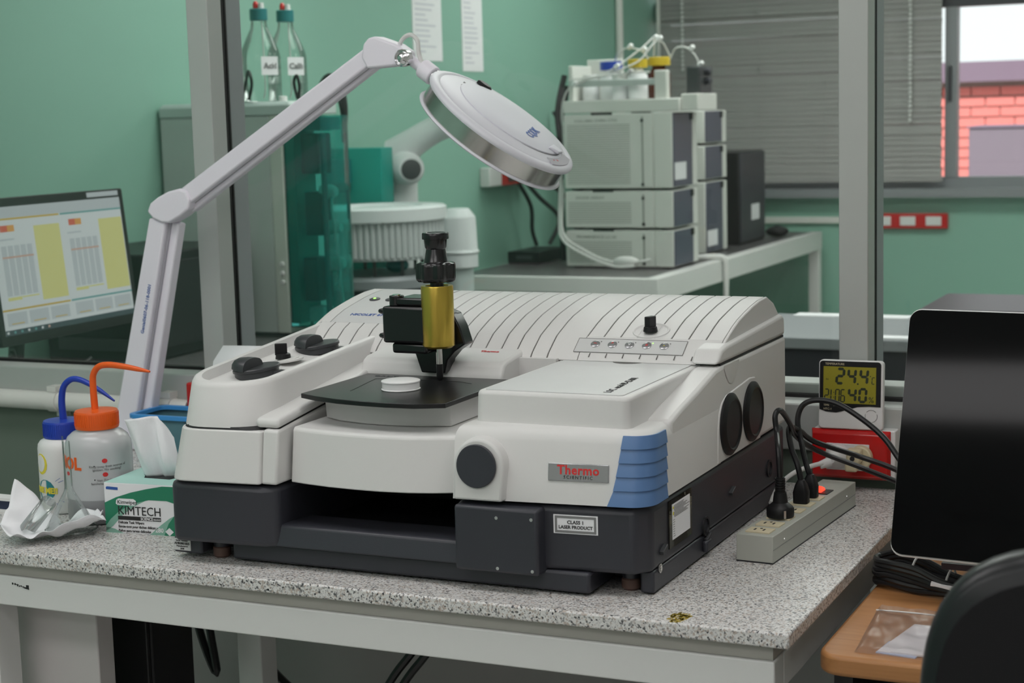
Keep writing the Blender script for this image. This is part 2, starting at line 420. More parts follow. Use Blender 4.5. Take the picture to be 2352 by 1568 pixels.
# ---- ceiling lights
def light(x, y, m, label):
    t = thing('ceiling_light', label, 'light', (x, y, CEIL), group='recessed ceiling light panels')
    B().box(x-.62, x+.62, y-.32, y+.32, CEIL-.02, CEIL).build('frame', 'white_paint', t)
    B().box(x-.59, x+.59, y-.29, y+.29, CEIL-.026, CEIL-.0195).build('diffuser', m, t)
for x, y, q in ((-1.4, -.35, 'nearest the left wall by the partition'), (.3, -.35, 'to the right by the partition'), (-1.4, -2.0, 'behind the camera on the left'), (.3, -2.0, 'behind the camera on the right'), (-1.4, -3.55, 'at the rear on the left'), (.3, -3.55, 'at the rear on the right')):
    light(x, y, 'diffuser_near', 'white rectangular ceiling light panel of the near room, '+q)
for x, y, q in ((-1.3, 2.3, 'above the teal analyser'), (.7, 2.3, 'right of the analyser'), (-1.3, 4.4, 'above the stacked modules'), (.7, 4.4, 'right of the stacked modules')):
    light(x, y, 'diffuser_far', 'white rectangular ceiling light panel of the far room, '+q)

# ================================================================== granite bench
slab = B().prism([(0, 0), (0, .78), (-1.60, .78), (-1.50, .62), (-1.34, .36), (-1.30, .225), (-1.75, .225), (-1.75, 0)], 'z', -.0185, 0)
tag(slab.build('granite_worktop', 'granite', bevel=.0025), 'speckled grey granite worktop carrying the spectrometer', 'worktop')
bf = thing('bench_frame', 'white painted steel frame carrying the granite worktop', 'bench', (-.8, .4, FLOOR))
B().box(-1.74, -.022, .011, .03, -.0365, -.0188).build('packing_strip', 'bench_strip', bf)
B().box(-.04, -.022, .03, .76, -.0365, -.0188).build('packing_strip', 'bench_strip', bf)
B().box(-1.74, -.019, .006, .045, -.081, -.037).build('apron', 'bench_paint', bf, bevel=.002)
B().box(-.05, -.019, .0455, .77, -.081, -.037).build('apron', 'bench_paint', bf, bevel=.002)
for x, y in ((-.069, .008), (-.069, .70), (-1.238, .02), (-1.118, .52), (-1.70, .02)):
    B().box(x, x+.048, y, y+.048, FLOOR, -.0815).build('leg', 'bench_paint', bf, bevel=.002)
B().box(-1.62, -.07, .762, .775, -.80, -.082).build('modesty_panel', 'modesty_grey', bf)
B().box(-1.70, -.07, .70, .72, -.60, -.56).build('stretcher', 'bench_paint', bf)
sc = B()
for k in range(26):
    x = -1.142+k*.0011+random.uniform(-.001, .001); sc.box(x, x+random.uniform(.0003, .0016), .0052, .0059, -.0478+random.uniform(-.0012, .0012)-.0002*k, -.0468-.0002*k+random.uniform(-.0006, .0012))
sc.box(-1.117, -1.1125, .0052, .0059, -.0532, -.0475)
sc.build('paint_scratch', 'black_print', bf, smooth=False, label='scratched dark paint marks')
st = B()
for k in range(95):
    a, r = random.uniform(0, 6.28), random.random()**.5; x, y = -.140+math.cos(a)*r*.013, .022+math.sin(a)*r*.020; h = random.uniform(.0006, .002)
    st.box(x-h, x+h, y-h*1.3, y+h*1.3, .0001, .00035)
tag(st.build('yellow_stain', 'yellow_stain', smooth=False), 'small yellow stain on the granite near its front edge', 'stain')
tag(B().box(-1.228, -1.073, .10, .137, FLOOR, -.087).build('white_board', 'cabinet_white', bevel=.002), 'white board standing upright under the left end of the bench', 'board')
ct = thing('computer_tower', 'black computer tower under the bench beside the white board', 'computer', (-1.09, .3, FLOOR))
B().box(-1.135, -1.055, .205, .31, FLOOR, -.095).build('case', 'black_plastic', ct, bevel=.004)
B().box(-1.132, -1.058, .196, .2045, FLOOR+.02, -.105).build('front_panel', 'black_satin', ct, bevel=.002)
for pts, lab in ((((-1.19, .47, -.11), (-1.158, .47, -.256), (-1.128, .47, -.326), (-1.137, .47, -.25), (-1.15, .47, -.11)), 'black cable looping down below the bench beside the computer tower'),
                 (((-1.10, .60, -.36), (-1.06, .60, -.39), (-.98, .60, -.43)), 'black cable crossing the wall low under the bench'),
                 (((-.66, .5, -.10), (-.72, .5, -.20), (-.768, .5, -.261), (-.81, .5, -.315), (-.87, .5, -.42)), 'left of two black cables hanging under the middle of the bench'),
                 (((-.63, .5, -.10), (-.695, .5, -.20), (-.742, .5, -.261), (-.785, .5, -.315), (-.85, .5, -.42)), 'right of two black cables hanging under the middle of the bench')):
    tag(B().tube(pts, .007, 8).build('power_cable', 'cable_black'), lab, 'cable', 'cables under the bench')
# ================================================================== infrared spectrometer
sp = thing('spectrometer', 'large white and dark grey benchtop infrared spectrometer with blue front corner', 'spectrometer', (-.54, .36, 0))
# dark base
B().prism([(-.886, .685), (-.886, .050), (-.874, .034), (-.735, .041), (-.716, .052), (-.709, .33), (-.452, .33), (-.450, .055), (-.215, .074), (-.199, .095), (-.199, .685)], 'z', .030, .1125).build('base', 'base_grey', sp, bevel=.007, bseg=3)
B().box(-.895, -.848, .058, .30, .007, .0295).build('plinth', 'base_grey', sp, bevel=.003)
B().box(-.802, -.272, .064, .67, .0035, .0305).build('plinth', 'base_grey', sp, bevel=.004)
B().box(-.848, -.802, .112, .67, .006, .0295).build('plinth', 'base_dark', sp)
B().box(-.272, -.218, .150, .67, .006, .0295).build('plinth', 'base_dark', sp)
B().box(-.218, -.1995, .098, .67, .002, .0305).build('plinth', 'base_grey', sp, bevel=.003)
B().prism([(.050, .031), (.0565, .0575), (.060, .0600), (.078, .0600), (.135, .056), (.135, .031)], 'x', -.722, -.446).build('front_rail', 'base_grey', sp, bevel=.003, bseg=3)
B().box(-.712, -.449, .135, .329, .030, .045).build('bay_floor', 'base_dark', sp)
B().box(-.709, -.452, .322, .3295, .045, .114).build('bay_back', 'base_dark', sp)
fb = B().box(-.447, -.331, .041, .11, .0265, .111).build('front_box', 'base_grey', sp, bevel=.004)
for x, z in ((-.387, .098), (-.339, .099), (-.387, .033), (-.339, .033)):
    B().lathe([(.0026, 0), (.0022, .0012), (.0009, .0012), (.0009, .0004)], (x, .0412, z), (0, -1, 0), 10).build('screw', 'chrome', fb)
for x, y in ((-.832, .083), (-.237, .118), (-.832, .60), (-.237, .60)):
    ft = B().cyl((x, y, .016), (x, y, .040), .0115, seg=16).build('foot', 'base_grey', sp)
    B().lathe([(.0095, 0), (.0125, .003), (.0125, .014), (.010, .0165)], (x, y, 0), (0, 0, 1), 16).build('rubber_foot', 'rubber_brown', ft)
pl = B().box(-.8945, -.866, .0565, .0579, .011, .0275).build('serial_plate', 'housing_lid', sp, label='silver serial number plate')
text('Serial Number', .0034, (-.880, .0562, .0238), (1, 0, 0), (0, 0, 1), 'black_print', pl, 'CENTER')
text('AHR0801835', .0046, (-.880, .0562, .0192), (1, 0, 0), (0, 0, 1), 'black_print', pl, 'CENTER', bold=.0001)
text('Manufactured', .0034, (-.880, .0562, .0158), (1, 0, 0), (0, 0, 1), 'black_print', pl, 'CENTER')
text('2008', .0034, (-.880, .0562, .0122), (1, 0, 0), (0, 0, 1), 'black_print', pl, 'CENTER')
# laser class label
lx_ = V((1, .081, 0)).normalized(); lu_ = V((0, 0, 1)); ln_ = lx_.cross(lu_)
lp_ = lambda a_, b_, d_: V((-.2905, .0677, .0905))+lx_*a_+lu_*b_+ln_*d_
lb = B().obox(lp_(0, 0, .0002), lx_, lu_, ln_, .0290, .0120, .0005).build('laser_label', 'paper', sp, label='white label with grey border reading CLASS 1 LASER PRODUCT')
q = B()
for a_, b_, hx, hy in ((0, .0093, .0270, .0015), (0, -.0093, .0270, .0015), (-.0256, 0, .0014, .0080), (.0256, 0, .0014, .0080)): q.obox(lp_(a_, b_, .0009), lx_, lu_, ln_, hx, hy, .0002)
q.build('border', 'grey_print', lb, smooth=False)
text('CLASS 1', .0062, lp_(0, .0008, .0009), lx_, lu_, 'black_print', lb, 'CENTER', bold=.00015)
text('LASER PRODUCT', .0058, lp_(0, -.0054, .0009), lx_, lu_, 'black_print', lb, 'CENTER', bold=.00015)
# base side details
B().box(-.1985, -.1968, .151, .238, .046, .108).build('clear_tape', 'tape_clear', sp)
sl = B().box(-.1967, -.1962, .161, .229, .056, .102).build('side_label', 'paper', sp, label='white printed label taped on the side of the base')
q = B()
for k in range(9):
    z = .0995-k*.0018; q.box(-.1961, -.1959, .166+random.uniform(0, .002), .200+random.uniform(0, .027), z-.0005, z+.0003)
for k in range(8): q.box(-.1961, -.1959, .163, .168+random.uniform(0, .004), .060+k*.003, .0607+k*.003)
q.build('print_lines', 'grey_print', sl, smooth=False)
q = B(); q.box(-.1961, -.1959, .162, .166, .096, .099).box(-.1961, -.1959, .162, .166, .088, .092); q.build('warning_mark', 'yellow_print', sl, smooth=False)
for y, z in ((.298, .042), (.60, .06)):
    B().lathe([(.0135, 0), (.0135, .003), (.0105, .003), (.0095, -.010)], (-.1995, y, z), (1, 0, 0), 20).build('side_port', 'base_dark', sp)
B().lathe([(.006, 0), (.006, .0015), (.004, .0015), (.003, -.004)], (-.1988, .118, .030), (1, 0, 0), 14).build('side_bolt', 'steel', sp)
for y, z in ((.128, .052), (.302, .026), (.413, .066)):
    B().obox((-.197, y, z), (1, 0, 0), (0, .94, .34), (0, -.34, .94), .0035, .009, .0028).build('side_clip', 'dark_grey', sp, bevel=.001)
B().box(-.2, -.192, .286, .310, .008, .024).build('side_clip', 'base_grey', sp, bevel=.003)

# left pod
def shear(ring, k=.085): return [V((p.x, p.y+(p.x+.88)*k, p.z)) for p in ring]
B().loft([shear(rr(-.881, -.7365, .027, .44, .02, .1165, rs=(.03, .004, .004, .004))), shear(rr(-.877, -.738, .040, .44, .02, .1868, rs=(.04, .004, .004, .004)))]).build('left_front_cover', 'housing', sp, bevel=.002)
B().prism([(.044, .1165), (.055, .1885), (.43, .2325), (.43, .1165)], 'x', -.7375, -.7125).build('left_side_cover', 'housing', sp, bevel=.0035, bseg=3)
B().loft([shear(rr(-.8755, -.7395, .0425, .43, .02, .186, rs=(.042, .02, .004, .004))), shear(rr(-.8755, -.7405, .0435, .43, .02, .1905, rs=(.046, .04, .004, .004)))]).build('shadow_gap', 'seam', sp)
B().prism([(.064, .1880), (.43, .232), (.43, .2345), (.064, .1905)], 'x', -.738, -.716).build('shadow_gap', 'seam', sp)
def slope(ring): return [V((p.x, p.y, p.z+.066*(p.y-.08)+.10*(-.748-p.x)*min(1, max(0, (p.y-.06)/.12)))) for p in ring]
R_ = (.052, .056, .004, .004)
cover = B().loft([shear(rr(-.878, -.742, .042, .45, 0, .1895, n=8, rs=R_)), slope(shear(rr(-.874, -.7500, .054, .45, 0, .2425, n=8, rs=R_))), slope(shear(rr(-.8725, -.7520, .057, .447, 0, .2475, n=8, rs=R_))),
                  slope(shear(rr(-.870, -.7545, .060, .445, 0, .2492, n=8, rs=R_))), slope(shear(rr(-.863, -.7615, .068, .44, 0, .2488, n=8, rs=(.043, .04, .004, .004)))), slope(shear(rr(-.859, -.7650, .073, .43, 0, .2360, n=8, rs=(.04, .037, .004, .004))))])
cover.build('left_top_cover', 'housing_top', sp, ang=50)
B().prism([(.058, .1900), (.060, .2035), (.42, .249), (.43, .249), (.43, .2345)], 'x', -.752, -.7135).build('left_ledge', 'housing_top', sp, bevel=.006, bseg=3)
def ztray(y): return .2375+.066*(y-.08)+.006
for y in (.160, .325):
    z = ztray(y); KX_, KY_ = -.812, y
    kn = B().lathe([(.0315, -.006), (.0315, .002), (.0335, .0025), (.0335, .0060), (.0325, .0070)], (KX_, y, z+.001), (-.10, -.066, 1), 28).build('port_lid', 'knob_grey', sp, label='round dark grey port lid with curved finger grip')
    g = B(); n = 12; rings = []
    for i in range(n+1):
        t = math.pi*i/n; rings.append((math.cos(t), math.sin(t)))
    fx = lambda a_, b_, hh: V((KX_-.001-.030*a_, y-.010-.026*b_, z+.0075+hh+.10*.03*a_))
    g.loft([[fx(sn*s, c*s, hh) for c, sn in rings]+[fx(-.06, c*s, hh) for c, sn in reversed(rings)] for s, hh in ((1, -.003), (.97, .003), (.86, .008), (.66, .0115), (.35, .0135), (.1, .0140))])
    g.build('finger_grip', 'knob_grey', kn, ang=60)
    B().prism([(0, -.010), (.012, -.006), (.012, .006), (0, .010)], 'z', z+.002, z+.006).xf(M.Translation((KX_+.031, y+.004, -.003))).build('tab', 'knob_grey', kn)
y = .243; z = ztray(y)
dl = B().lathe([(.0225, -.001), (.0225, .0012), (.020, .0016)], (-.812, y, z), (-.10, -.066, 1), 28).build('dial_ring', 'housing', sp)
B().lathe([(.0155, 0), (.0155, .0026), (.014, .003)], (-.812, y, z), (-.10, -.066, 1), 24).build('dial_step', 'housing_top', dl)
kb = B().lathe([(.0115, 0), (.0105, .007), (.009, .008)], (-.818, y-.004, z+.002), (0, 0, 1), 20).build('selector_knob', 'black_plastic', sp)
B().obox((-.820, y-.006, z+.016), (.85, .5, 0), (-.5, .85, 0), (0, 0, 1), .009, .0028, .0085).build('knob_blade', 'black_plastic', kb, bevel=.001)

# ribbed hood
PROF = [(.690, .262), (.672, .285), (.645, .305), (.610, .3185), (.575, .3170), (.539, .3125), (.505, .3065), (.472, .300), (.450, .2935), (.429, .286), (.410, .279), (.395, .2695), (.378, .2580), (.370, .2500)]
def offs(prof, d):
    out = []
    for i, (y, z) in enumerate(prof):
        a, b = prof[max(i-1, 0)], prof[min(i+1, len(prof)-1)]; ty, tz = b[0]-a[0], b[1]-a[1]; l = math.hypot(ty, tz)
        out.append((y+tz/l*d, z-ty/l*d))
    return out
low = [(.370, .117), (.690, .117)]
B().prism(offs(PROF, -.0022)+low, 'x', -.868, -.207).build('hood_core', 'groove', sp, smooth=False)
for x0, x1 in ((-.8735, -.868), (-.207, -.2025)):
    B().prism(PROF+low, 'x', x0, x1).build('hood_end', 'housing', sp, bevel=.0015)
def strip_mesh(x0, x1, prof, name='hood_rib'):
    return B().prism(prof+list(reversed(offs(prof, -.0021))), 'x', x0, x1).build(name, 'housing', sp, bevel=.0004, bseg=1)
PIT, GAP = .0255, .0019
right = PROF[:11]
xs = [-.2075-k*PIT for k in range(9)]
proto = strip_mesh(xs[0]-PIT+GAP, xs[0], right)
for k in range(1, 8): clone(proto, sp, (-k*PIT, 0, 0))
strip_mesh(xs[8]-.048+GAP, xs[8], PROF)
x = xs[8]-.048; proto = strip_mesh(x-PIT+GAP, x, PROF); k = 1
while x-(k+1)*PIT > -.735: clone(proto, sp, (-k*PIT, 0, 0)); k += 1
xl = x-k*PIT
left_low = PROF[9:]; left_top = PROF[:4]
q = xl
while q > -.866:
    strip_mesh(max(q-PIT+GAP, -.8675), q, left_low); strip_mesh(max(q-PIT+GAP, -.8675), q, left_top); q -= PIT
dp = B().prism(PROF[3:10]+list(reversed(offs(PROF[3:10], -.0021))), 'x', -.850, xl-.001).build('display_panel', 'housing_lid', sp, label='pale panel with power light and blue model lettering')
B().prism(PROF[3:10]+list(reversed(offs(PROF[3:10], -.0021))), 'x', -.8675, -.8515).build('hood_rib', 'housing', sp)
def onprof(y):
    for a, b in zip(PROF, PROF[1:]):
        if b[0] <= y <= a[0]:
            t = (a[0]-y)/(a[0]-b[0]); return a[1]+(b[1]-a[1])*t, V((0, a[0]-b[0], a[1]-b[1])).normalized()
z, tn = onprof(.452); nn = V((1, 0, 0)).cross(tn)
text('NICOLET 6700', .0105, V((-.829, .452, z))+nn*.0003, (1, 0, 0), tn, 'blue_print', dp, xs=1.02, bold=.0002)
for x_ in (-.826, -.797):
    z, tn = onprof(.528); nn = V((1, 0, 0)).cross(tn)
    bt = B().lathe([(.0088, 0), (.0088, .0012), (.0075, .0018)], (x_, .528, z), nn, 20).build('oval_button', 'dark_grey', dp)
    B().lathe([(.0028, .0015), (.002, .0026)], (x_, .528, z), nn, 10).build('status_light', 'green_light' if x_ < -.81 else 'knob_grey', bt)
B().box(-.735, -.44, .3615, .3715, .117, .2515).build('hood_front', 'housing', sp)
# keypad panel on the right of the hood
kp = B().prism(PROF[10:]+list(reversed(offs(PROF[10:], -.0021))), 'x', xs[7]-PIT+.0013, -.2075).build('keypad_panel', 'housing', sp)
z, tn = onprof(.3935); nn = V((1, 0, 0)).cross(tn)
c0 = V((-.3385, .3925, .2682))
B().obox(c0+nn*.0003, (1, 0, 0), tn, nn, .082, .0145, .0004).build('keypad_label', 'housing_lid', kp)
q = B()
for a, b, hx, hy in ((0, .0145, .082, .0003), (0, -.0145, .082, .0003), (-.082, 0, .0003, .0145), (.082, 0, .0003, .0145)):
    q.obox(c0+V((1, 0, 0))*a+tn*b+nn*.0008, (1, 0, 0), tn, nn, hx, hy, .0002)
q.build('keypad_border', 'groove', kp, smooth=False)
for i, (lab, mk, cm) in enumerate((('Sample', '~', 'red_print'), ('Background', '^', 'red_print'), ('OK/\nEnter', 'v', 'paper'), ('Stop', 'x', 'red_print'), ('Macro', '-', 'yellow_print'))):
    c = c0+V((1, 0, 0))*(-.0535+i*.026)+tn*.0025
    bt = B().lathe([(.0068, 0), (.0068, .0018), (.0058, .0024)], c, nn, 20).build('key', 'badge', kp)
    text(mk, .009, c+nn*.0025-tn*.002, (1, 0, 0), tn, cm, bt, 'CENTER', name='key_symbol')
    text(lab, .0034, c+nn*.0004-tn*(.0105 if '/' not in lab else .0095), (1, 0, 0), tn, 'grey_print', kp, 'CENTER', name='key_name')
    B().lathe([(.0011, 0), (.0011, .001)], c+V((1, 0, 0))*.0075+tn*.0058, nn, 8).build('key_light', 'green_light' if i == 3 else 'grey_print', kp)
for k in range(8):
    B().obox(V((-.216-k*PIT, .3762, .2568))+nn*.0003, (1, 0, 0), tn, nn, .0006, .004, .0004).build('groove_stub', 'groove', kp)
# thumb switch in an oval recess of the hood
z, tn = onprof(.428); nn = V((1, 0, 0)).cross(tn)
rc = B(); o = []
for i in range(28):
    t = 2*math.pi*i/28; o.append((math.cos(t), math.sin(t)))
cc = V((-.320, .430, z+.0012))
rc.loft([[cc+V((1, 0, 0))*(a*.026*s)+tn*(b*.022*s)+nn*h for a, b in o] for s, h in ((1.06, -.001), (1.03, .0012), (.97, .0012), (.9, -.0008))])
rs_ = rc.build('switch_recess', 'housing_top', sp, ang=50)
ks = B().lathe([(.0105, 0), (.0095, .006), (.0085, .007)], cc-V((0, .004, 0)), (0, 0, 1), 18).build('selector_knob', 'black_plastic', sp)
B().obox(cc+V((0, -.004, .013)), (.25, .97, 0), (-.97, .25, 0), (0, 0, 1), .0085, .0045, .0085).build('knob_blade', 'black_plastic', ks, bevel=.001)

# right housing
FY = lambda x: .0505+(x+.452)*.090
def fring(z, ins=0, lean=.14):
    d = (z-.116)*lean; out = []
    def y_(x): return FY(x)+d+ins
    x0, x1 = -.452+ins*.5, -.196-ins; r = .030
    out.append(V((x0, y_(x0), z)))
    for k in range(1, 7): x = x0+(x1-r-x0)*k/6; out.append(V((x, y_(x), z)))
    cy = y_(x1-r)+r
    for k in range(1, 9): t = math.radians(-90+90*k/8); out.append(V((x1-r+r*math.cos(t), cy+r*math.sin(t), z)))
    out += [V((x1, .36, z)), V((x0, .36, z))]
    return out
B().loft([fring(.1165), fring(.192), fring(.200, .002), fring(.2055, .006), fring(.2085, .012)]).build('right_front_cover', 'housing', sp, ang=50)
B().prism([(.16, .1165), (.16, .2100), (.20, .2195), (.27, .2325), (.345, .2485), (.372, .2500), (.688, .2500), (.688, .1165)], 'x', -.2315, -.1962).build('right_side_cover', 'housing', sp, bevel=.006, bseg=3)
B().box(-.45, -.2, .35, .685, .1165, .205).build('rear_body', 'housing', sp)
B().prism([(.372, .252), (.352, .2535), (.372, .272), (.395, .2755), (.672, .2855), (.682, .280), (.684, .252)], 'x', -.236, -.1962).build('hinge_cover', 'housing_top', sp, bevel=.010, bseg=4)
B().box(-.234, -.1985, .37, .682, .2495, .2525).build('shadow_gap', 'seam', sp)
# raised purge-cover box
B().loft([rr(-.442, -.228, .0985, .40, .012, .204), rr(-.440, -.228, .099, .392, .012, .2445), rr(-.4375, -.2305, .1015, .39, .011, .2482)]).build('raised_cover', 'housing', sp, bevel=.0015)
ld = B().loft([rr(-.431, -.240, .108, .378, .006, .2480), rr(-.431, -.240, .108, .378, .006, .2494)]).build('lid_plate', 'housing_lid', sp)
text('LOC. usad-09-42-001', .0145, (-.262, .122, .2497), (-.06, 1, 0), (-1, -.06, 0), 'black_print', ld, xs=.95, name='handwriting')
B().lathe([(.024, 0), (.023, .0004)], (-.335, .379, .2492), (0, 0, 1), 24).build('finger_notch', 'groove', ld)
# front boss with dark round cap
bo = []
for i in range(17):
    t = math.pi*i/16; bo.append((-.4145+.0345*math.cos(t), .1605+.0345*math.sin(t)))
B().loft([[V((x, .0455+(z-.116)*.06+(x+.452)*.02, z)) for x, z in [(-.3835+.0005, .1166)]+bo+[(-.4490, .1166)]], [V((x, .078, z)) for x, z in [(-.376, .1166)]+[(-.4145+(a+.4145)*1.12, .1605+(b-.1605)*1.1) for a, b in bo]+[(-.4515, .1166)]]]).build('port_boss', 'housing', sp, bevel=.003, bseg=3)
B().lathe([(.0278, 0), (.0278, .0022), (.0268, .003)], (-.4158, .0478, .1610), (-.02, -1, .06), 36).build('port_cap', 'base_grey', sp, label='round dark grey cap on the front')
# badge
bz, by = .156, FY(-.286)+(.156-.116)*.14
fx_ = V((1, .09, 0)).normalized(); fu_ = V((0, .14, 1)); fu_ = (fu_-fx_*fu_.dot(fx_)).normalized(); fn_ = fx_.cross(fu_)
fp = lambda a_, b_, d_: V((-.2865, by, bz))+fx_*a_+fu_*b_+fn_*d_
bd = B().obox(fp(0, 0, .0002), fx_, fu_, fn_, .0395, .0112, .0014).build('name_badge', 'badge', sp, bevel=.0010, label='silver name badge with red and black lettering')
text('Thermo', .0160, fp(0, -.0022, .0017), fx_, fu_, 'red_print', bd, 'CENTER', bold=.0004, space=1.05)
text('SCIENTIFIC', .0056, fp(0, -.0078, .0017), fx_, fu_, 'black_print', bd, 'CENTER', space=1.4, bold=.0001)
# blue corner panel with five stepped bands
ze = [.117, .1365, .1535, .1705, .1875, .2035]
def bring(z, off):
    t = max(0, (z-.117)/.0865); xl_ = -.2475+.017*t**.6; d = (z-.116)*.14; r = .030; out = []
    for k in range(4): x = xl_+(-.226-xl_)*k/3; out.append(V((x, FY(x)+d-off, z)))
    cy = FY(-.226)+d+r
    for k in range(1, 9): a = math.radians(-90+90*k/8); out.append(V((-.226+(r+off)*math.cos(a), cy+(r+off)*math.sin(a), z)))
    out.append(V((-.196+off, .1375, z))); return out
bl = B(); rings = []
for i in range(5):
    rings += [bring(ze[i], .0034), bring(ze[i+1]-.0012, .0016), bring(ze[i+1], .0012)]
outer = [list(r) for r in rings]; inner = [[p for p in bring(r[0].z, -.001)] for r in rings]
bl.loft([o_+list(reversed(i_)) for o_, i_ in zip(outer, inner)])
bl.build('blue_corner', 'blue', sp, ang=25, label='blue stepped corner panel')
# side port caps
pad = [(.345, .1175), (.347, .165), (.352, .185), (.364, .199), (.385, .2065), (.495, .2145), (.520, .212), (.538, .195), (.545, .175), (.545, .1175)]
B().prism(pad, 'x', -.1975, -.1945).build('side_pad', 'housing', sp, bevel=.0015)
for y in (.396, .501):
    B().lathe([(.0435, 0), (.0435, .003), (.037, .0075), (.035, .0075), (.033, .006)], (-.1945, y, .1645), (1, 0, 0), 40).build('side_port_cap', 'black_plastic', sp, label='round black cap on the right side')
B().loft([[V((-.1955, .412+a*.035, .2485-b)) for a, b in ((-1, 0), (-.8, .012), (-.4, .026), (0, .030), (.4, .026), (.8, .012), (1, 0))], [V((-.1950, .412+a*.03, .2485-b*.9)) for a, b in ((-1, 0), (-.8, .012), (-.4, .026), (0, .030), (.4, .026), (.8, .012), (1, 0))]]).build('finger_scoop', 'housing_top', sp)

# ================================================================== sampling accessory with pressure tower
ac = thing('sampling_accessory', 'white sampling accessory with black plate and golden pressure tower, set in the spectrometer', 'accessory', (-.59, .2, .117))
def cring(z, dy, pts, yb): return [V((x, y+dy, z)) for x, y in pts]+[V((pts[-1][0], yb, z)), V((pts[0][0], yb, z))]
fr = [(-.7055, .070), (-.68, .0635), (-.64, .0565), (-.60, .0535), (-.56, .053), (-.52, .0575), (-.49, .0655), (-.458, .078)]
B().loft([cring(.1165, 0, fr, .318), cring(.186, .010, fr, .318), cring(.190, .014, fr, .318)]).build('bowed_front', 'housing', ac, bevel=.0015)
pd = [(-.696, .152), (-.665, .135), (-.62, .124), (-.58, .122), (-.54, .127), (-.497, .141)]
B().loft([cring(.1905, 0, pd, .31), cring(.224, -.004, pd, .31)]).build('pedestal', 'housing', ac, bevel=.002)
pp = [(-.712, .1140), (-.68, .0985), (-.64, .0860), (-.60, .0795), (-.56, .0770), (-.52, .0795), (-.482, .0960)]
pla = B().loft([cring(.2235, 0, pp, .299), cring(.2300, 0, pp, .299)]).build('sample_plate', 'black_satin', ac, bevel=.0008)
q = B(); path = [(-.655, .150), (-.675, .255), (-.655, .262), (-.545, .262), (-.52, .250)]
for a, b in zip(path, path[1:]): q.obox(((a[0]+b[0])/2, (a[1]+b[1])/2, .2301), V((b[0]-a[0], b[1]-a[1], 0)).normalized(), V((a[1]-b[1], b[0]-a[0], 0)).normalized(), (0, 0, 1), math.dist(a, b)/2, .0006, .0002)
q.build('plate_groove', 'gasket', pla, smooth=False)
text('ORBIT', .0085, (-.690, .276, .2302), (1, 0, 0), (0, 1, 0), 'dark_grey', pla, xs=1.6, name='engraving')
hs = B().prism([(.302, .192), (.302, .232), (.312, .249), (.322, .253), (.385, .2605), (.398, .259), (.404, .250), (.404, .192)], 'x', -.728, -.498).build('rear_housing', 'housing_top', ac, bevel=.007, bseg=3)
text('Thermo', .009, (-.560, .362, .2583), (1, 0, 0), (0, 1, .12), 'red_print', hs, 'LEFT', bold=.0003)
text('Smart Orbit', .007, (-.685, .362, .2583), (1, 0, 0), (0, 1, .12), 'teal_print', hs, 'LEFT')
B().prism([(-.619, .236), (-.582, .236), (-.577, .255), (-.565, .268), (-.548, .279), (-.556, .304), (-.566, .322), (-.60, .335), (-.640, .300), (-.640, .276), (-.628, .262)], 'y', .290, .318).build('tower_bracket', 'black_metal', ac, bevel=.002)
B().box(-.658, -.590, .250, .302, .283, .335).build('tower_block', 'black_metal', ac, bevel=.004, bseg=3)
B().box(-.646, -.590, .254, .298, .268, .2828).build('tower_block', 'black_metal', ac, bevel=.004, bseg=3)
B().box(-.640, -.585, .258, .312, .3352, .3465).build('tower_block', 'black_metal', ac, bevel=.003)
B().cyl((-.643, .268, .335), (-.643, .268, .349), .0105, seg=18).build('thumb_screw', 'black_metal', ac, bevel=.001)
B().cyl((-.643, .268, .349), (-.643, .268, .3505), .006, seg=12).build('screw_head', 'chrome', ac)
for z in (.326, .291):
    B().lathe([(.0042, 0), (.0042, .009), (.0030, .0135), (.0016, .0148)], (-.658, .268, z), (-1, 0, 0), 12).build('side_pin', 'black_metal', ac)
X, Y = -.577, .266
B().lathe([(.019, .2770), (.0225, .2800), (.0228, .2815), (.0228, .3625), (.0220, .3645), (.0165, .3645), (.0160, .360)], (X, Y, 0), seg=48).build('gold_barrel', 'gold', ac, label='golden anodised barrel')
B().cyl((X, Y, .356), (X, Y, .371), .0095, seg=20).build('stem', 'dark_grey', ac)
kn = B(); n = 72
def lobed(r, z, d=.0024): return [V((X+(r+d*math.cos(7*t))*math.cos(t), Y+(r+d*math.cos(7*t))*math.sin(t), z)) for t in [2*math.pi*i/n for i in range(n)]]
kn.loft([lobed(.0235, .3700), lobed(.0262, .3725), lobed(.0267, .376), lobed(.0267, .392), lobed(.0258, .3955), lobed(.0225, .3972, .001)]).build('lobed_knob', 'black_metal', ac, ang=45)
B().lathe([(.0175, .397), (.0165, .399), (.0140, .413), (.0135, .4155), (.0150, .4180), (.0162, .4290), (.0185, .4295), (.0188, .4310), (.0188, .4370), (.0178, .4385), (.0150, .4385), (.0140, .4378)], (X, Y, 0), seg=36).build('top_knob', 'black_metal', ac)
B().cyl((X, Y, .252), (X, Y, .278), .0046, seg=16).build('probe_shaft', 'steel', ac)
B().lathe([(.0022, .2302), (.0032, .2312), (.0048, .236), (.0048, .2535)], (X, Y, 0), seg=16).build('probe_tip', 'black_plastic', ac)
tag(B().lathe([(.0265, 0), (.0270, .0010), (.0258, .0018), (.0258, .0098), (.0268, .0108), (.0268, .0122), (.0255, .0128)], (-.594, .182, .2302), (0, 0, 1), 48).build('white_disc', 'white_disc'), 'small round white disc lying on the black sample plate', 'disc')
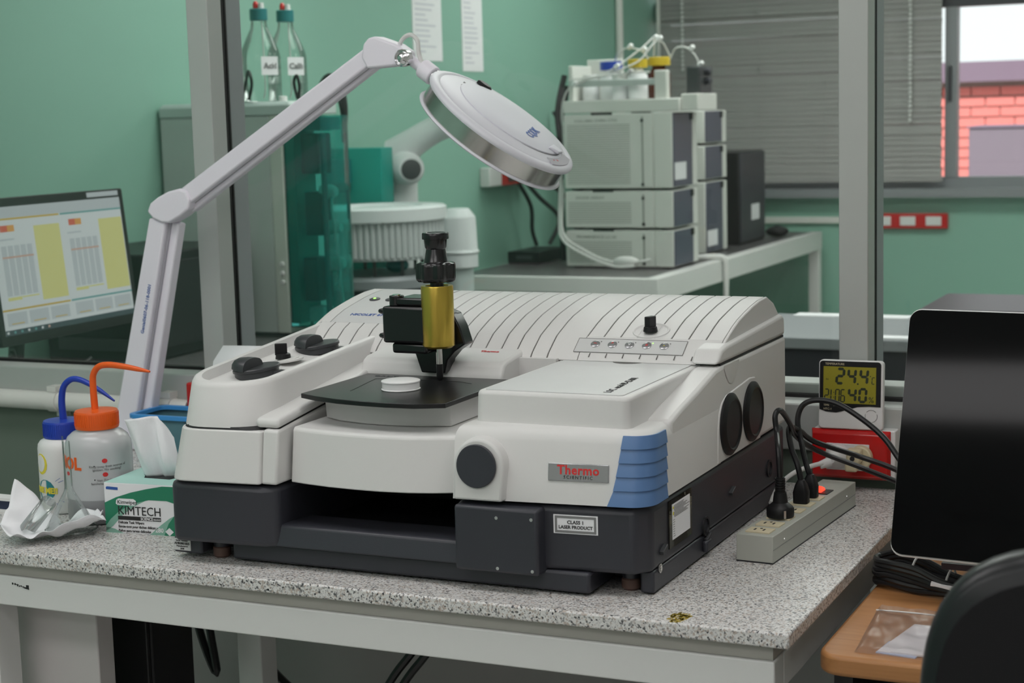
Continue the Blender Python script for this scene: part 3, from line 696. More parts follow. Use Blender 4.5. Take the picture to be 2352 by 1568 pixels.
# ================================================================== magnifier lamp
lm = thing('magnifier_lamp', 'pale grey articulated magnifier lamp reaching over the spectrometer', 'lamp', (-1.48, .72, 0))
def beam(name, p0, p1, w0, w1, d, parent, m='lamp_white', bevel=.004):
    p0, p1 = V(p0), V(p1); ax = (p1-p0).normalized(); az = V((0, 1, 0)); ay = az.cross(ax)
    ring = lambda p, w_: [p+ay*w_-az*d, p+ay*w_+az*d, p-ay*w_+az*d, p-ay*w_-az*d]
    return B().loft([ring(p0, w0), ring(p1, w1)]).build(name, m, parent, bevel=bevel, bseg=3)
la = beam('lower_arm', (-1.480, .715, .010), (-1.372, .715, .425), .0235, .0185, .014, lm)
beam('lower_rail', (-1.447, .728, .010), (-1.345, .728, .42), .0125, .0105, .012, la)
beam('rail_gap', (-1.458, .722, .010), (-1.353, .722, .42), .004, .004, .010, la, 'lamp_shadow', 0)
ua = beam('upper_arm', (-1.318, .715, .462), (-.905, .715, .712), .0165, .0145, .014, lm)
beam('upper_rail', (-1.31, .727, .444), (-.912, .727, .690), .0075, .006, .010, ua)
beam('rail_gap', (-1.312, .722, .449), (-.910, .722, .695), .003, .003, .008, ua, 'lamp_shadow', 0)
el = [(-1.390, .441), (-1.382, .456), (-1.365, .467), (-1.342, .477), (-1.318, .482), (-1.302, .478), (-1.295, .462), (-1.299, .445), (-1.318, .432), (-1.343, .420), (-1.360, .421), (-1.378, .428)]
B().prism(el, 'y', .696, .734).build('elbow_cover', 'lamp_white', lm, bevel=.004, bseg=3)
uc = [(-.931, .700), (-.926, .722), (-.916, .732), (-.904, .734), (-.864, .720), (-.846, .708), (-.843, .690), (-.862, .684), (-.920, .681)]
B().prism(uc, 'y', .696, .734).build('shoulder_cover', 'lamp_white', lm, bevel=.004, bseg=3)
B().lathe([(.0145, 0), (.0145, .012), (.0125, .014), (.011, .012), (.009, .013), (.0065, .016), (.002, .0175)], (-.848, .700, .696), (0, -1, 0), 24).build('pivot_bolt', 'chrome', lm)
nk = B().cyl((-.846, .712, .694), (-.806, .709, .668), .0085, .010, 14).build('neck', 'lamp_white', lm)
B().cyl((-.822, .711, .679), (-.800, .708, .664), .0165, .0165, 18).build('neck_collar', 'lamp_white', nk, bevel=.002)
B().cyl((-.800, .708, .664), (-.795, .707, .661), .013, .013, 16).build('neck_ring', 'chrome', nk)
B().tube([(-.868, .715, .716), (-.856, .712, .730), (-.841, .71, .734), (-.829, .709, .724), (-.827, .709, .703), (-.821, .709, .688), (-.809, .708, .678)], .0038, 8).build('lamp_cord', 'cable_white', lm)
HC = V((-.672, .700, .588)); HN = V((.612, .020, .790)).normalized(); HU = V((.751, .261, -.606)); HU = (HU-HN*HU.dot(HN)).normalized(); HV = HN.cross(HU)
HM = M.Translation(HC) @ M((HU, HV, HN)).transposed().to_4x4()
n = 64
def circ(r, z, cx=0): return [V((cx+r*math.cos(2*math.pi*i/n), r*math.sin(2*math.pi*i/n), z)) for i in range(n)]
hd = B().loft([circ(.128, -.040), circ(.134, -.0395), circ(.136, -.0375), circ(.134, -.0350)]).xf(HM).build('lower_rim', 'lamp_head', lm, ang=50)
B().loft([circ(.131, -.0355), circ(.131, -.006)], False, False).xf(HM).build('steel_band', 'steel', lm)
B().loft([circ(.130, -.0065), circ(.1365, -.006), circ(.138, -.003), circ(.1365, .0015), circ(.132, .004), circ(.126, .005), circ(.122, .0035), circ(.118, .0060), circ(.06, .0085), circ(.01, .0090)]).xf(HM).build('head_shell', 'lamp_head', lm, ang=50)
B().loft([circ(.120, -.030), circ(.120, -.028)]).xf(HM).build('lens', 'glass_edge', lm)
lidr = lambda r, z: [V((.008+r*1.0*math.cos(2*math.pi*i/n), .012+r*.98*math.sin(2*math.pi*i/n), z)) for i in range(n)]
B().loft([lidr(.0985, .0060), lidr(.0985, .0072)]).xf(HM).build('lid_gap', 'groove', lm)
ll = B().loft([lidr(.0972, .0062), lidr(.0972, .0092), lidr(.094, .0105), lidr(.05, .0118), lidr(.01, .0122)]).xf(HM).build('lens_lid', 'lamp_lid', lm, ang=50)
B().prism([(.088, -.016), (.106, -.012), (.110, .006), (.090, .010)], 'z', .0105, .0155).xf(HM).build('lid_tab', 'lamp_lid', ll, bevel=.0015)
cr = B()
arc = [(math.cos(math.radians(a)), math.sin(math.radians(a))) for a in range(-30, 15, 3)]
cr.loft([[V((.1275*a, .1275*b, .0040)) for a, b in arc]+[V((.108*a+.003, .108*b, .0040)) for a, b in reversed(arc)], [V((.1275*a, .1275*b, .0060)) for a, b in arc]+[V((.108*a+.003, .108*b, .0076)) for a, b in reversed(arc)]])
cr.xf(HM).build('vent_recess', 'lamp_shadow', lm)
sw_ = B().loft([[V((-.066+.014*a*s, .088+.009*b*s, h)) for a, b in [(math.cos(2*math.pi*i/20), math.sin(2*math.pi*i/20)) for i in range(20)]] for s, h in ((1, .004), (1, .011), (.8, .013))]).xf(HM).build('switch', 'black_plastic', lm)
hp = lambda x, y, z: HM @ V((x, y, z))
text('CQDK', .021, hp(.058, -.026, .0123), HV, -HU, 'blue_print', ll, 'LEFT', bold=.0006)
q = B()
for x, y in ((.1045, -.044), (.1095, -.032)): q.box(x, x+.004, y, y+.003, .0068, .0072)
q.xf(HM).build('warning_mark', 'red_print', lm, smooth=False)
text('ON', .006, hp(-.088, .028, .0072), HV, -HU, 'grey_print', lm)
ldir = (V((-1.372, 0, .425))-V((-1.485, 0, -.02))).normalized()
text('Genial0607-06-118-0001', .0095, V((-1.416, .7005, .215)), ldir, V((-ldir.z, 0, ldir.x)), 'blue_print', la, 'LEFT', bold=.0001)
B().box(-1.535, -1.425, .675, .765, .0005, .022).build('table_clamp', 'lamp_white', lm, bevel=.004)

# ================================================================== left end of the bench
def wrap(o_mesh_fn): pass
def wraptext(s, size, c, r, ang, z, m, parent, bold=0, tilt=0):
    o = text(s, size, (0, 0, 0), (1, 0, 0), (0, 1, 0), m, None, 'CENTER', bold=bold); me = o.data
    off = V(parent['_o'])
    for v_ in me.vertices:
        a = ang+v_.co.x/r; rad = r+.0002+v_.co.z; v_.co = V((c[0]+rad*math.cos(a), c[1]+rad*math.sin(a), z+v_.co.y+v_.co.x*tilt))-off
    o.parent = parent; o['_o'] = tuple(off); return o
def wrapdisc(c, r, ang, z, w_, h, m, parent, name='printed_mark', n=14, pts=None):
    pts = pts or [(w_*math.cos(2*math.pi*i/n), h*math.sin(2*math.pi*i/n)) for i in range(n)]
    f = lambda rr_: [V((c[0]+rr_*math.cos(ang+a/r), c[1]+rr_*math.sin(ang+a/r), z+b)) for a, b in pts]
    return B().loft([f(r-.0005), f(r+.0003)]).build(name, m, parent, smooth=False)
def ribs(c, r, z0, z1, n, parent, m):
    b = B()
    for i in range(n):
        t = 2*math.pi*i/n; b.obox((c[0]+r*math.cos(t), c[1]+r*math.sin(t), (z0+z1)/2), (math.cos(t), math.sin(t), 0), (-math.sin(t), math.cos(t), 0), (0, 0, 1), .0005, .0006, (z1-z0)/2)
    return b.build('cap_ribs', m, parent, smooth=False)
ORG = (-1.143, .215)
ob_ = thing('wash_bottle', 'translucent wash bottle with orange cap and orange bent spout', 'bottle', (*ORG, 0), 'plastic wash bottles')
bb = B().lathe([(.0505, .0385), (.0505, .112), (.0495, .121), (.0455, .130), (.038, .1365), (.031, .1395), (.030, .145)], (*ORG, 0), seg=48, cap=True).build('body', 'bottle_body', ob_, ang=60)
B().lathe([(.044, 0), (.0485, .002), (.0505, .006), (.0505, .0385)], (*ORG, 0), seg=48).build('filled_part', 'bottle_liquid', ob_, ang=60)
cp = B().lathe([(.0325, .1425), (.0330, .1440), (.0330, .166), (.0318, .1690), (.006, .1705)], (*ORG, 0), seg=48).build('cap', 'orange', ob_)
ribs(ORG, .0330, .147, .166, 60, cp, 'orange')
B().tube([(-1.145, .215, .168), (-1.146, .215, .205), (-1.144, .215, .224), (-1.132, .214, .2365), (-1.112, .213, .240), (-1.085, .213, .2385), (-1.060, .213, .2355), (-1.037, .213, .2325)], [.0055, .0052, .0050, .0048, .0048, .0045, .0038, .0016], 12).build('spout', 'orange', ob_)
A0 = math.atan2(-1.842-.215, .52+1.143); D = math.radians
wraptext('ETHANOL', .026, ORG, .0507, A0-D(100), .086, 'orange', bb, bold=.001)
wrapdisc(ORG, .0507, A0-D(66), .078, .0045, .003, 'red_print', bb)
for za, t1, t2 in ((.099, 'Keep away from sources of', 'ignition. No smoking!'), (.078, 'Von Zündquellen', 'fernhalten. Rauchverbot')):
    wrapdisc(ORG, .0507, A0+D(9), za, .0042, .0034, 'red_print', bb); wrapdisc(ORG, .0507, A0-D(9), za-.0075, .001, .001, 'black_print', bb)
    wraptext(t1, .0052, ORG, .0507, A0+D(15), za-.0100, 'grey_print', bb); wraptext(t2, .0052, ORG, .0507, A0+D(13), za-.0150, 'grey_print', bb)
BLU = (-1.236, .250)
ob2 = thing('wash_bottle', 'white wash bottle with blue cap and drooping blue spout', 'bottle', (*BLU, 0), 'plastic wash bottles')
bb2 = B().lathe([(.036, 0), (.0405, .002), (.0425, .006), (.0425, .100), (.0415, .107), (.038, .112), (.032, .115), (.030, .119)], (*BLU, 0), seg=48).build('body', 'white_plastic', ob2, ang=60)
cp2 = B().lathe([(.0318, .1170), (.0322, .1185), (.0322, .140), (.031, .1430), (.006, .1445)], (*BLU, 0), seg=48).build('cap', 'bottle_blue', ob2)
ribs(BLU, .0322, .120, .140, 60, cp2, 'bottle_blue')
B().tube([(-1.236, .25, .142), (-1.2375, .25, .172), (-1.232, .25, .195), (-1.218, .25, .207), (-1.203, .25, .2085), (-1.185, .25, .2035), (-1.160, .25, .192), (-1.135, .25, .1775)], [.0058, .0054, .0050, .0048, .0046, .0044, .0036, .0014], 12).build('spout', 'bottle_blue', ob2)
A1 = math.atan2(-1.842-.25, .52+1.236)
wrapdisc(BLU, .0427, A1-D(62), .079, .014, .0165, 'yellow_print', bb2); wrapdisc(BLU, .0430, A1-D(64), .080, .011, .0135, 'white_plastic', bb2)
wrapdisc(BLU, .0427, A1-D(52), .038, .0185, .017, 'teal_print', bb2)
wraptext('USE ME!!', .0125, BLU, .0432, A1-D(52), .034, 'yellow_print', bb2, bold=.0006)
for a, z, t in ((-20, .056, .6), (-14, .053, .35), (-14, .022, -.4), (-20, .016, -.6)):
    wrapdisc(BLU, .0427, A1+D(a), z, 0, 0, 'blue_print', bb2, pts=[(-.004, -.004*t-.0004), (.004, .004*t-.0001), (.004, .004*t+.0006), (-.004, -.004*t+.0004)])
# glassware on the tissue
fn = thing('glass_funnel', 'clear glass funnel standing upside down on the crumpled tissue', 'funnel', (-1.120, .115, .006))
FC = (-1.121, .115)
B().lathe([(.0375, .008), (.0380, .0095), (.0075, .066), (.0060, .072), (.0052, .140)], (*FC, 0), seg=40, cap=False).build('cone', 'glass_clear', fn, ang=60)
B().tube([(FC[0]-.0052, FC[1], .068), (FC[0]-.0056, FC[1]-.001, .148)], .0012, 6).build('stem_edge', 'glass_edge', fn)
B().tube([(FC[0]+.0380*math.cos(2*math.pi*i/24), FC[1]+.038*math.sin(2*math.pi*i/24), .009) for i in range(24)], .0012, 6, 1, closed=True).build('rim', 'glass_edge', fn)
gv = thing('glass_vial', 'short clear glass tube leaning on the crumpled tissue', 'tube', (-1.168, .072, .006))
B().lathe([(.010, 0), (.0118, .002), (.0118, .064), (.0108, .066)], (-1.168, .072, .013), (-.06, .88, .46), 24).build('tube', 'glass_clear', gv, ang=60)
# crumpled tissue
P00, P10, P11, P01 = V((-1.152, .014, .0025)), V((-1.062, .112, .026)), V((-1.108, .160, .010)), V((-1.222, .108, .004))
nu, nv = 30, 26; g = []
for j in range(nv+1):
    for i in range(nu+1):
        u, v = i/nu, j/nv
        p = P00*(1-u)*(1-v)+P10*u*(1-v)+P11*u*v+P01*(1-u)*v
        edge = max(abs(u-.5), abs(v-.5))*2
        z = .004+(p.z)*max(0, edge-.35)/.65+.056*((1-u)**2.4*v**3.2)*(1 if u < .6 else 0)+.010*max(0, 1-4*u)*math.sin(3.1*v)+.010*max(0, edge-.55)**2*6*(.5+.5*math.sin(9*u+5*v+1.2))
        z += .0042*math.sin(11*u+7*v)*math.sin(8*v-4*u)*(.3+edge)+.0026*math.sin(23*u-17*v)*edge+.014*math.exp(-((u-.72)**2+(v-.42)**2)/.018)
        p.x += .005*math.sin(9*v+2)*edge-.022*(v*(1-v))*4*(1-u)*.9; p.y += .005*math.sin(8*u)*edge+.012*((1-u)**2*v**3)-.012*(u*(1-u))*4*(1-v)*.6
        g.append((p.x, p.y, max(z, .0012)))
ts = B()._add(g, [(j*(nu+1)+i, j*(nu+1)+i+1, (j+1)*(nu+1)+i+1, (j+1)*(nu+1)+i) for j in range(nv) for i in range(nu)])
tag(ts.build('crumpled_tissue', 'tissue', ang=28, solid=.0006), 'crumpled white paper tissue lying under the glass funnel', 'tissue')
# box of wipes
KO = V((-1.080, .144, 0)); KX = V((.9947, .103, 0)); KY = V((-.103, .9947, 0)); KW, KD, KH = .128, .118, .0755
KM = M.Translation(KO) @ M((KX, KY, V((0, 0, 1)))).transposed().to_4x4()
kb_ = thing('wipes_box', 'green and white cardboard box of laboratory wipes with a tissue pulled up', 'box', tuple(KO))
B().box(0, KW, 0, KD, 0, KH).xf(KM).build('carton', 'paper', kb_, bevel=.0008)
def kpoly(name, pts, m, d=.0003, dy=0): return B().prism(pts, 'y', -d-dy, 0).xf(KM).build(name, m, kb_, smooth=False)
sw1 = [(0, .045), (.02, .054), (.045, .062), (.07, .068), (.098, .0735), (.1275, .0735), (.1275, .046), (.105, .052), (.075, .052), (.05, .046), (.025, .034), (.008, .020), (0, .010)]
kpoly('green_swoosh', sw1, 'green_box')
kpoly('green_fade', [(0, .010), (.008, .020), (.025, .034), (.05, .046), (.07, .051), (.05, .0415), (.03, .028), (.012, .010), (0, .002)], 'green_mid', .0002)
kpoly('green_corner', [(.128, 0), (.128, .034), (.116, .030), (.106, .018), (.098, 0)], 'green_box')
kpoly('green_corner_fade', [(.098, 0), (.106, .018), (.116, .030), (.108, .026), (.094, .016), (.074, 0)], 'green_mid', .0002)
kpoly('green_base', [(0, 0), (.03, 0), (.015, .006), (0, .009)], 'green_mid', .0002)
kpoly('maker_mark', [(.0035, .0655), (.0235, .0648), (.0235, .0690), (.006, .0698), (.0035, .0690)], 'blue_print')
kt_ = lambda x, y, z: KM @ V((x, y, z))
KU = (0, 0, 1)
kpoly('white_halo', [(.019, .0445), (.022, .0425), (.050, .0425), (.054, .046), (.053, .050), (.049, .0525), (.024, .0525), (.020, .050)], 'paper', .0004)
text('Kimwipes', .0085, kt_(.0215, -.0006, .0445), KX, KU, 'black_print', kb_)
text('KIMTECH', .0185, kt_(.0215, -.0006, .0285), KX, KU, 'black_print', kb_, xs=.94)
kpoly('black_bar', [(.0215, .0205), (.0935, .0205), (.0935, .0262), (.0215, .0262)], 'black_print', .0005)
text('SCIENCE', .0062, kt_(.060, -.0008, .0214), KX, KU, 'paper', kb_, xs=.85, bold=.0001)
text('BRAND', .0036, kt_(.0815, -.0008, .0218), KX, KU, 'paper', kb_)
for i, s_ in enumerate(('Delicate Task Wipers', 'Essuie-tout pour tâches délicates', 'Paños para tareas delicadas')):
    text(s_, .0054, kt_(.0215, -.0006, .0150-i*.0062), KX, KU, 'black_print', kb_, xs=.92, bold=.00008)
text('280', .0092, kt_(.0835, -.0006, .0045), KX, KU, 'paper', kb_, bold=.0002)
kpoly('corner_diamond', [(.1, .006), (.107, .012), (.114, .006), (.107, .0)], 'paper', .0005)
B().box(.0004, KW-.0004, .0004, KD-.0004, KH, KH+.0003).xf(KM).build('mint_top', 'mint', kb_, smooth=False)
B().prism([(.045, .04), (.09, .036), (.10, .06), (.09, .085), (.045, .08), (.035, .06)], 'z', KH+.0002, KH+.0006).xf(KM).build('slot', 'seam', kb_, smooth=False)
ctl = [[(.036, .055, .0765), (.030, .050, .105), (.022, .046, .135), (.014, .044, .162)], [(.050, .046, .0765), (.046, .036, .105), (.042, .034, .138), (.038, .036, .166)], [(.066, .056, .0765), (.064, .050, .105), (.062, .048, .140), (.060, .050, .168)],
       [(.078, .050, .0765), (.080, .040, .100), (.078, .042, .125), (.070, .052, .163)], [(.090, .060, .0765), (.096, .052, .090), (.096, .054, .105), (.088, .060, .135)]]
g = []; nu, nv = 24, 16
def cm(P, t):
    n_ = len(P)-1; i = min(int(t*n_), n_-1); f_ = t*n_-i; a, b, c, d = P[max(i-1, 0)], P[i], P[i+1], P[min(i+2, n_)]
    return .5*((2*b)+(c-a)*f_+(2*a-5*b+4*c-d)*f_*f_+(3*b-a-3*c+d)*f_**3)
cols = [[V(p) for p in c] for c in ctl]
for j in range(nv+1):
    row = [cm(c, j/nv) for c in cols]
    for i in range(nu+1): g.append(cm(row, i/nu)+V((0, .0012*math.sin(9*i/nu*3+j*.6), 0)))
B()._add(g, [(j*(nu+1)+i, j*(nu+1)+i+1, (j+1)*(nu+1)+i+1, (j+1)*(nu+1)+i) for j in range(nv) for i in range(nu)]).xf(KM).build('tissue_sheet', 'tissue', kb_, ang=50, solid=.0005)
# things behind
bc = thing('storage_tub', 'translucent blue plastic tub with bright blue rim behind the wipes box', 'tub', (-1.3, .69, 0))
B().loft([rr(-1.415, -1.10, .655, .745, .012, .0005), rr(-1.42, -1.095, .650, .750, .014, .068)], True, False).build('tub_body', 'blue_clear', bc, solid=.0015)
B().loft([rr(-1.424, -1.091, .646, .754, .016, .067), rr(-1.424, -1.091, .646, .754, .016, .0745), rr(-1.415, -1.10, .655, .745, .012, .0745), rr(-1.415, -1.10, .655, .745, .012, .067)], False, False).build('rim', 'tub_blue', bc, bevel=.001)
rs2 = thing('red_socket', 'red wall socket half hidden behind the left of the spectrometer', 'socket', (-1.31, .79, .06))
B().box(-1.368, -1.25, .755, .798, .055, .118).build('box', 'socket_red', rs2, bevel=.004)
B().box(-1.34, -1.28, .752, .7548, .065, .105).build('insert', 'white_plastic', rs2)
pr = B()._add([(-1.19, .57, .0005), (-1.06, .57, .0005), (-1.06, .58, .11), (-1.195, .58, .10), (-1.05, .598, .190), (-1.190, .595, .188), (-1.04, .64, .212), (-1.192, .63, .2105)], [(0, 1, 2, 3), (3, 2, 4, 5), (5, 4, 6, 7)])
tag(pr.build('curled_paper', 'paper', ang=80, solid=.0006), 'curled white sheet of paper behind the left end of the spectrometer', 'paper')
bk = thing('flat_blue_box', 'slim dark blue box with white edges at the far left of the bench', 'box', (-1.5, .21, 0))
B().box(-1.70, -1.295, .198, .222, 0, .004).build('bottom', 'white_plastic', bk)
B().box(-1.698, -1.297, .200, .222, .004, .018).build('band', 'navy', bk)
B().box(-1.70, -1.295, .198, .222, .018, .0225).build('top', 'white_plastic', bk)
# ================================================================== power strip and cords
ps_a = math.atan2(-.023, .357); PSM = M.Translation((-.1275, .2885, 0)) @ M.Rotation(ps_a, 4, 'Z')
ps = thing('power_strip', 'grey-green metal power strip with cream outlets beside the spectrometer', 'power strip', (-.11, .46, 0))
B().box(-.0257, .0257, 0, .362, .001, .0375).xf(PSM).build('case', 'strip_body', ps, bevel=.001)
B().box(-.0258, .0258, -.0004, .3624, 0, .002).xf(PSM).build('bottom_plate', 'base_dark', ps)
B().box(.0256, .0262, .001, .361, .0185, .0190).xf(PSM).build('side_seam', 'grey_print', ps)
for y in (.045, .318): B().lathe([(.0024, 0), (.002, .0012)], (.0256, y, .024), (1, 0, 0), 10).xf(PSM).build('screw', 'steel', ps)
ops = (.024, .062, .104, .150, .192, .232)
for y in ops:
    o_ = B().box(-.0175, .0165, y-.0125, y+.0125, .0370, .0395).xf(PSM).build('outlet', 'outlet_cream', ps, bevel=.0006)
    q = B(); q.box(-.009, -.0065, y-.004, y+.004, .0395, .0398).box(.0035, .006, y-.004, y+.004, .0395, .0398)
    q.lathe([(.002, 0), (.002, .0003)], (-.001, y+.006, .0395), seg=8); q.xf(PSM).build('slots', 'seam', o_, smooth=False)
B().box(-.012, .014, .262, .292, .0372, .0388).xf(PSM).build('switch_frame', 'black_plastic', ps)
B().prism([(.268, .0385), (.288, .0385), (.284, .043), (.270, .048)], 'x', -.009, .003).xf(PSM).build('rocker_switch', 'red_light', ps, label='glowing red rocker switch')
def cord(name, pts, r, parent, m='cable_black'): return B().tube(pts, r, 10, 6).build(name, m, parent)
p1 = PSM @ V((-.001, ops[2], .0398))
g1 = thing('power_plug', 'round black two-pin plug standing nearest on the power strip, cord looping up', 'plug', tuple(p1), 'plugs in the power strip')
B().lathe([(.0185, 0), (.0190, .002), (.0190, .0115), (.0170, .0145), (.0105, .020), (.0085, .034)], p1, seg=28).build('plug_body', 'black_plastic', g1)
q = B()
for k in range(6): q.lathe([(.0072, 0), (.0072, .0022)], p1+V((0, 0, .034+k*.0035)), seg=14)
q.lathe([(.0056, 0), (.0056, .022)], p1+V((0, 0, .033)), seg=12); q.build('strain_relief', 'black_plastic', g1)
B().obox(p1+V((.011, -.0157, .0062)), (.82, .57, 0), (-.57, .82, 0), (0, 0, 1), .0016, .0005, .0055).build('earth_clip', 'steel', g1)
cord('cord', [p1+V((0, 0, .05)), p1+V((-.002, 0, .09)), (-.137, .43, .150), (-.1405, .435, .172), (-.137, .450, .177), (-.138, .50, .150), (-.143, .55, .122), (-.125, .60, .092), (-.055, .61, .066), (.02, .58, .048), (.08, .56, .02)], .0040, g1)
def plug(p, label, pts, w=.0105):
    g = thing('power_plug', label, 'plug', tuple(p), 'plugs in the power strip')
    B().loft([rr(p.x-w, p.x+w, p.y-.009, p.y+.009, .004, p.z), rr(p.x-w*1.05, p.x+w*1.05, p.y-.009, p.y+.009, .005, p.z+.016), rr(p.x-w*.75, p.x+w*.75, p.y-.008, p.y+.008, .004, p.z+.027), rr(p.x-.0045, p.x+.0045, p.y-.0045, p.y+.0045, .004, p.z+.034)]).build('plug_body', 'black_plastic', g, bevel=.001)
    cord('cord', [p+V((0, 0, .03))]+pts, .0042, g)
p2 = PSM @ V((-.001, ops[4], .0398)); p3 = PSM @ V((-.001, ops[5], .0398))
plug(p2, 'middle black plug on the power strip, its cord crossing behind', [p2+V((-.006, .002, .055)), (-.136, .50, .115), (-.146, .525, .138), (-.140, .56, .128), (-.128, .60, .105), (-.07, .64, .078), (-.01, .63, .062), (.08, .60, .03)])
plug(p3, 'rear black plug on the power strip with the highest cord loop', [p3+V((-.006, .002, .045)), (-.134, .548, .112), (-.1425, .558, .143), (-.137, .568, .165), (-.115, .57, .173), (-.083, .568, .168), (-.042, .56, .146), (-.012, .55, .124), (.012, .54, .096), (.06, .53, .04)])
# wall socket, plugs, thermometer
so = thing('socket_box', 'red wall socket box with two plugs below the thermometer', 'socket', (-.11, .77, .02))
B().box(-.172, -.044, .762, .799, .018, .0955).build('back_box', 'white_plastic', so, bevel=.002)
B().loft([[V((x, y, z)) for x, y, z in ((-.176, .762, .016), (-.050, .762, .016), (-.050, .762, .0955), (-.176, .762, .0955))], [V((x, y, z)) for x, y, z in ((-.172, .752, .022), (-.055, .752, .022), (-.055, .752, .0885), (-.172, .752, .0885))]]).build('red_frame', 'socket_red', so, bevel=.0015)
B().box(-.150, -.082, .7495, .7525, .032, .074).build('insert', 'white_plastic', so, bevel=.001)
wp = thing('white_plug', 'white plug with white cord in the red socket box', 'plug', (-.132, .74, .06))
B().lathe([(.019, 0), (.019, .008), (.016, .012), (.010, .020), (.006, .030)], (-.130, .7492, .056), (-.15, -1, -.08), 24).build('plug_body', 'white_plastic', wp)
B().lathe([(.008, 0), (.006, .018)], (-.136, .724, .050), (-.8, -.4, -.3), 12).build('strain_relief', 'white_plastic', wp)
cord('cord', [(-.140, .722, .049), (-.160, .700, .046), (-.180, .665, .040), (-.190, .62, .028), (-.190, .58, .012)], .0036, wp, 'cable_white')
ca = thing('plug_adapter', 'cream adapter plug beside the white plug in the red socket box', 'plug', (-.094, .74, .05))
B().lathe([(.0185, 0), (.0185, .012), (.0165, .0135)], (-.094, .7492, .055), (0, -1, 0), 24).build('round_body', 'cream', ca)
B().box(-.110, -.088, .715, .736, .050, .072).build('side_outlet', 'cream', ca, bevel=.003)
B().box(-.113, -.094, .718, .738, .036, .0495).build('lower_outlet', 'cream', ca, bevel=.003)
B().lathe([(.004, 0), (.004, .0006)], (-.100, .7146, .058), (0, -1, 0), 10).build('screw_hole', 'seam', ca)
th = thing('thermometer_hygrometer', 'black and white digital thermometer reading 24.4 on top of the red socket box', 'thermometer', (-.113, .77, .0957))
TM = M.Translation((-.164, .757, .0958)) @ M.Rotation(-.06, 4, 'X') @ M.Rotation(.02, 4, 'Z')
B().loft([[V((p.x, 0, p.y)) for p in rr(0, .101, 0, .108, .006, 0)], [V((p.x, .0125, p.y)) for p in rr(0, .101, 0, .108, .006, 0)]]).xf(TM).build('case', 'white_plastic', th, bevel=.0015)
face = [(.0015, .030), (.012, .0265), (.028, .0255), (.045, .030), (.062, .0355), (.080, .037), (.0975, .0365)]
B().prism(face+[(p.x, p.y) for p in rr(.0015, .0975, .04, .1065, .005, 0)[12:]], 'y', -.0008, 0).xf(TM).build('black_face', 'black_plastic', th)
lcd = B().box(.0075, .090, -.0014, -.0008, .0405, .098).xf(TM).build('display', 'lcd', th)
def seg(s, x, z, w_, h, t, parent, sl=.06):
    on = {'0': 'abcdef', '1': 'bc', '2': 'abged', '4': 'fgbc', '6': 'afgedc', 'C': 'afed'}[s]; b = B()
    def bar(x0, z0, x1, z1):
        e = t*.10
        pts = [(x0, z0+e), (x0+t/2, z0+t*.5), (x1+t/2, z1-t*.5), (x1, z1-e), (x1-t/2, z1-t*.5), (x0-t/2, z0+t*.5)] if x0 == x1 else [(x0+e, z0), (x0+t*.5, z0+t/2), (x1-t*.5, z0+t/2), (x1-e, z0), (x1-t*.5, z0-t/2), (x0+t*.5, z0-t/2)]
        b.prism([(p+(q_-z)*sl, q_) for p, q_ in pts], 'y', -.0016, -.0014)
    P = {'a': (x, z+h, x+w_, z+h), 'b': (x+w_, z+h/2, x+w_, z+h), 'c': (x+w_, z, x+w_, z+h/2), 'd': (x, z, x+w_, z), 'e': (x, z, x, z+h/2), 'f': (x, z+h/2, x, z+h), 'g': (x, z+h/2, x+w_, z+h/2)}
    for k in on: bar(*P[k])
    return b.xf(TM).build('digit', 'lcd_digit', parent, smooth=False)
for s_, x in (('2', .028), ('4', .046), ('4', .065)): seg(s_, x, .072, .0105, .0225, .0042, lcd, .08)
B().box(.0605, .063, -.0016, -.0014, .0705, .073).xf(TM).build('decimal_point', 'lcd_digit', lcd)
seg('C', .0835, .0725, .0042, .010, .0013, lcd)
B().box(.0805, .082, -.0016, -.0014, .0835, .085).xf(TM).build('degree_mark', 'lcd_digit', lcd)
for s_, x in (('2', .0095), ('1', .0135), ('0', .0265), ('6', .0350)): seg(s_, x, .0430, .0058, .019, .0019, lcd, .04)
for z in (.049, .0565): B().box(.0235, .0248, -.0016, -.0014, z, z+.0014).xf(TM).build('colon_dot', 'lcd_digit', lcd)
for s_, x in (('4', .0475), ('0', .0640)): seg(s_, x, .0440, .0100, .020, .0040, lcd, .06)
tp = lambda x, y, z: TM @ V((x, y, z)); TX, TU = TM.to_3x3() @ V((1, 0, 0)), TM.to_3x3() @ V((0, 0, 1))
text('%', .013, tp(.0785, -.0016, .043), TX, TU, 'lcd_digit', lcd)
text('IN', .004, tp(.0115, -.0016, .0765), TX, TU, 'lcd_digit', lcd)
text('TEMPERATURE', .0046, tp(.010, -.001, .1005), TX, TU, 'outlet_cream', th)
text('TIME      HUMIDITY', .0042, tp(.008, -.001, .0355), TX, TU, 'outlet_cream', th)
text('HTC-1', .0046, tp(.008, -.001, .0295), TX, TU, 'outlet_cream', th)
q = B()
for a0 in (-80, 40, 160):
    q.tube([TM @ V((.083+.0095*math.cos(math.radians(a0+k)), -.0003, .022+.0095*math.sin(math.radians(a0+k)))) for k in range(0, 101, 10)], .0005, 6, 1)
q.build('button_ring', 'grey_print', th)

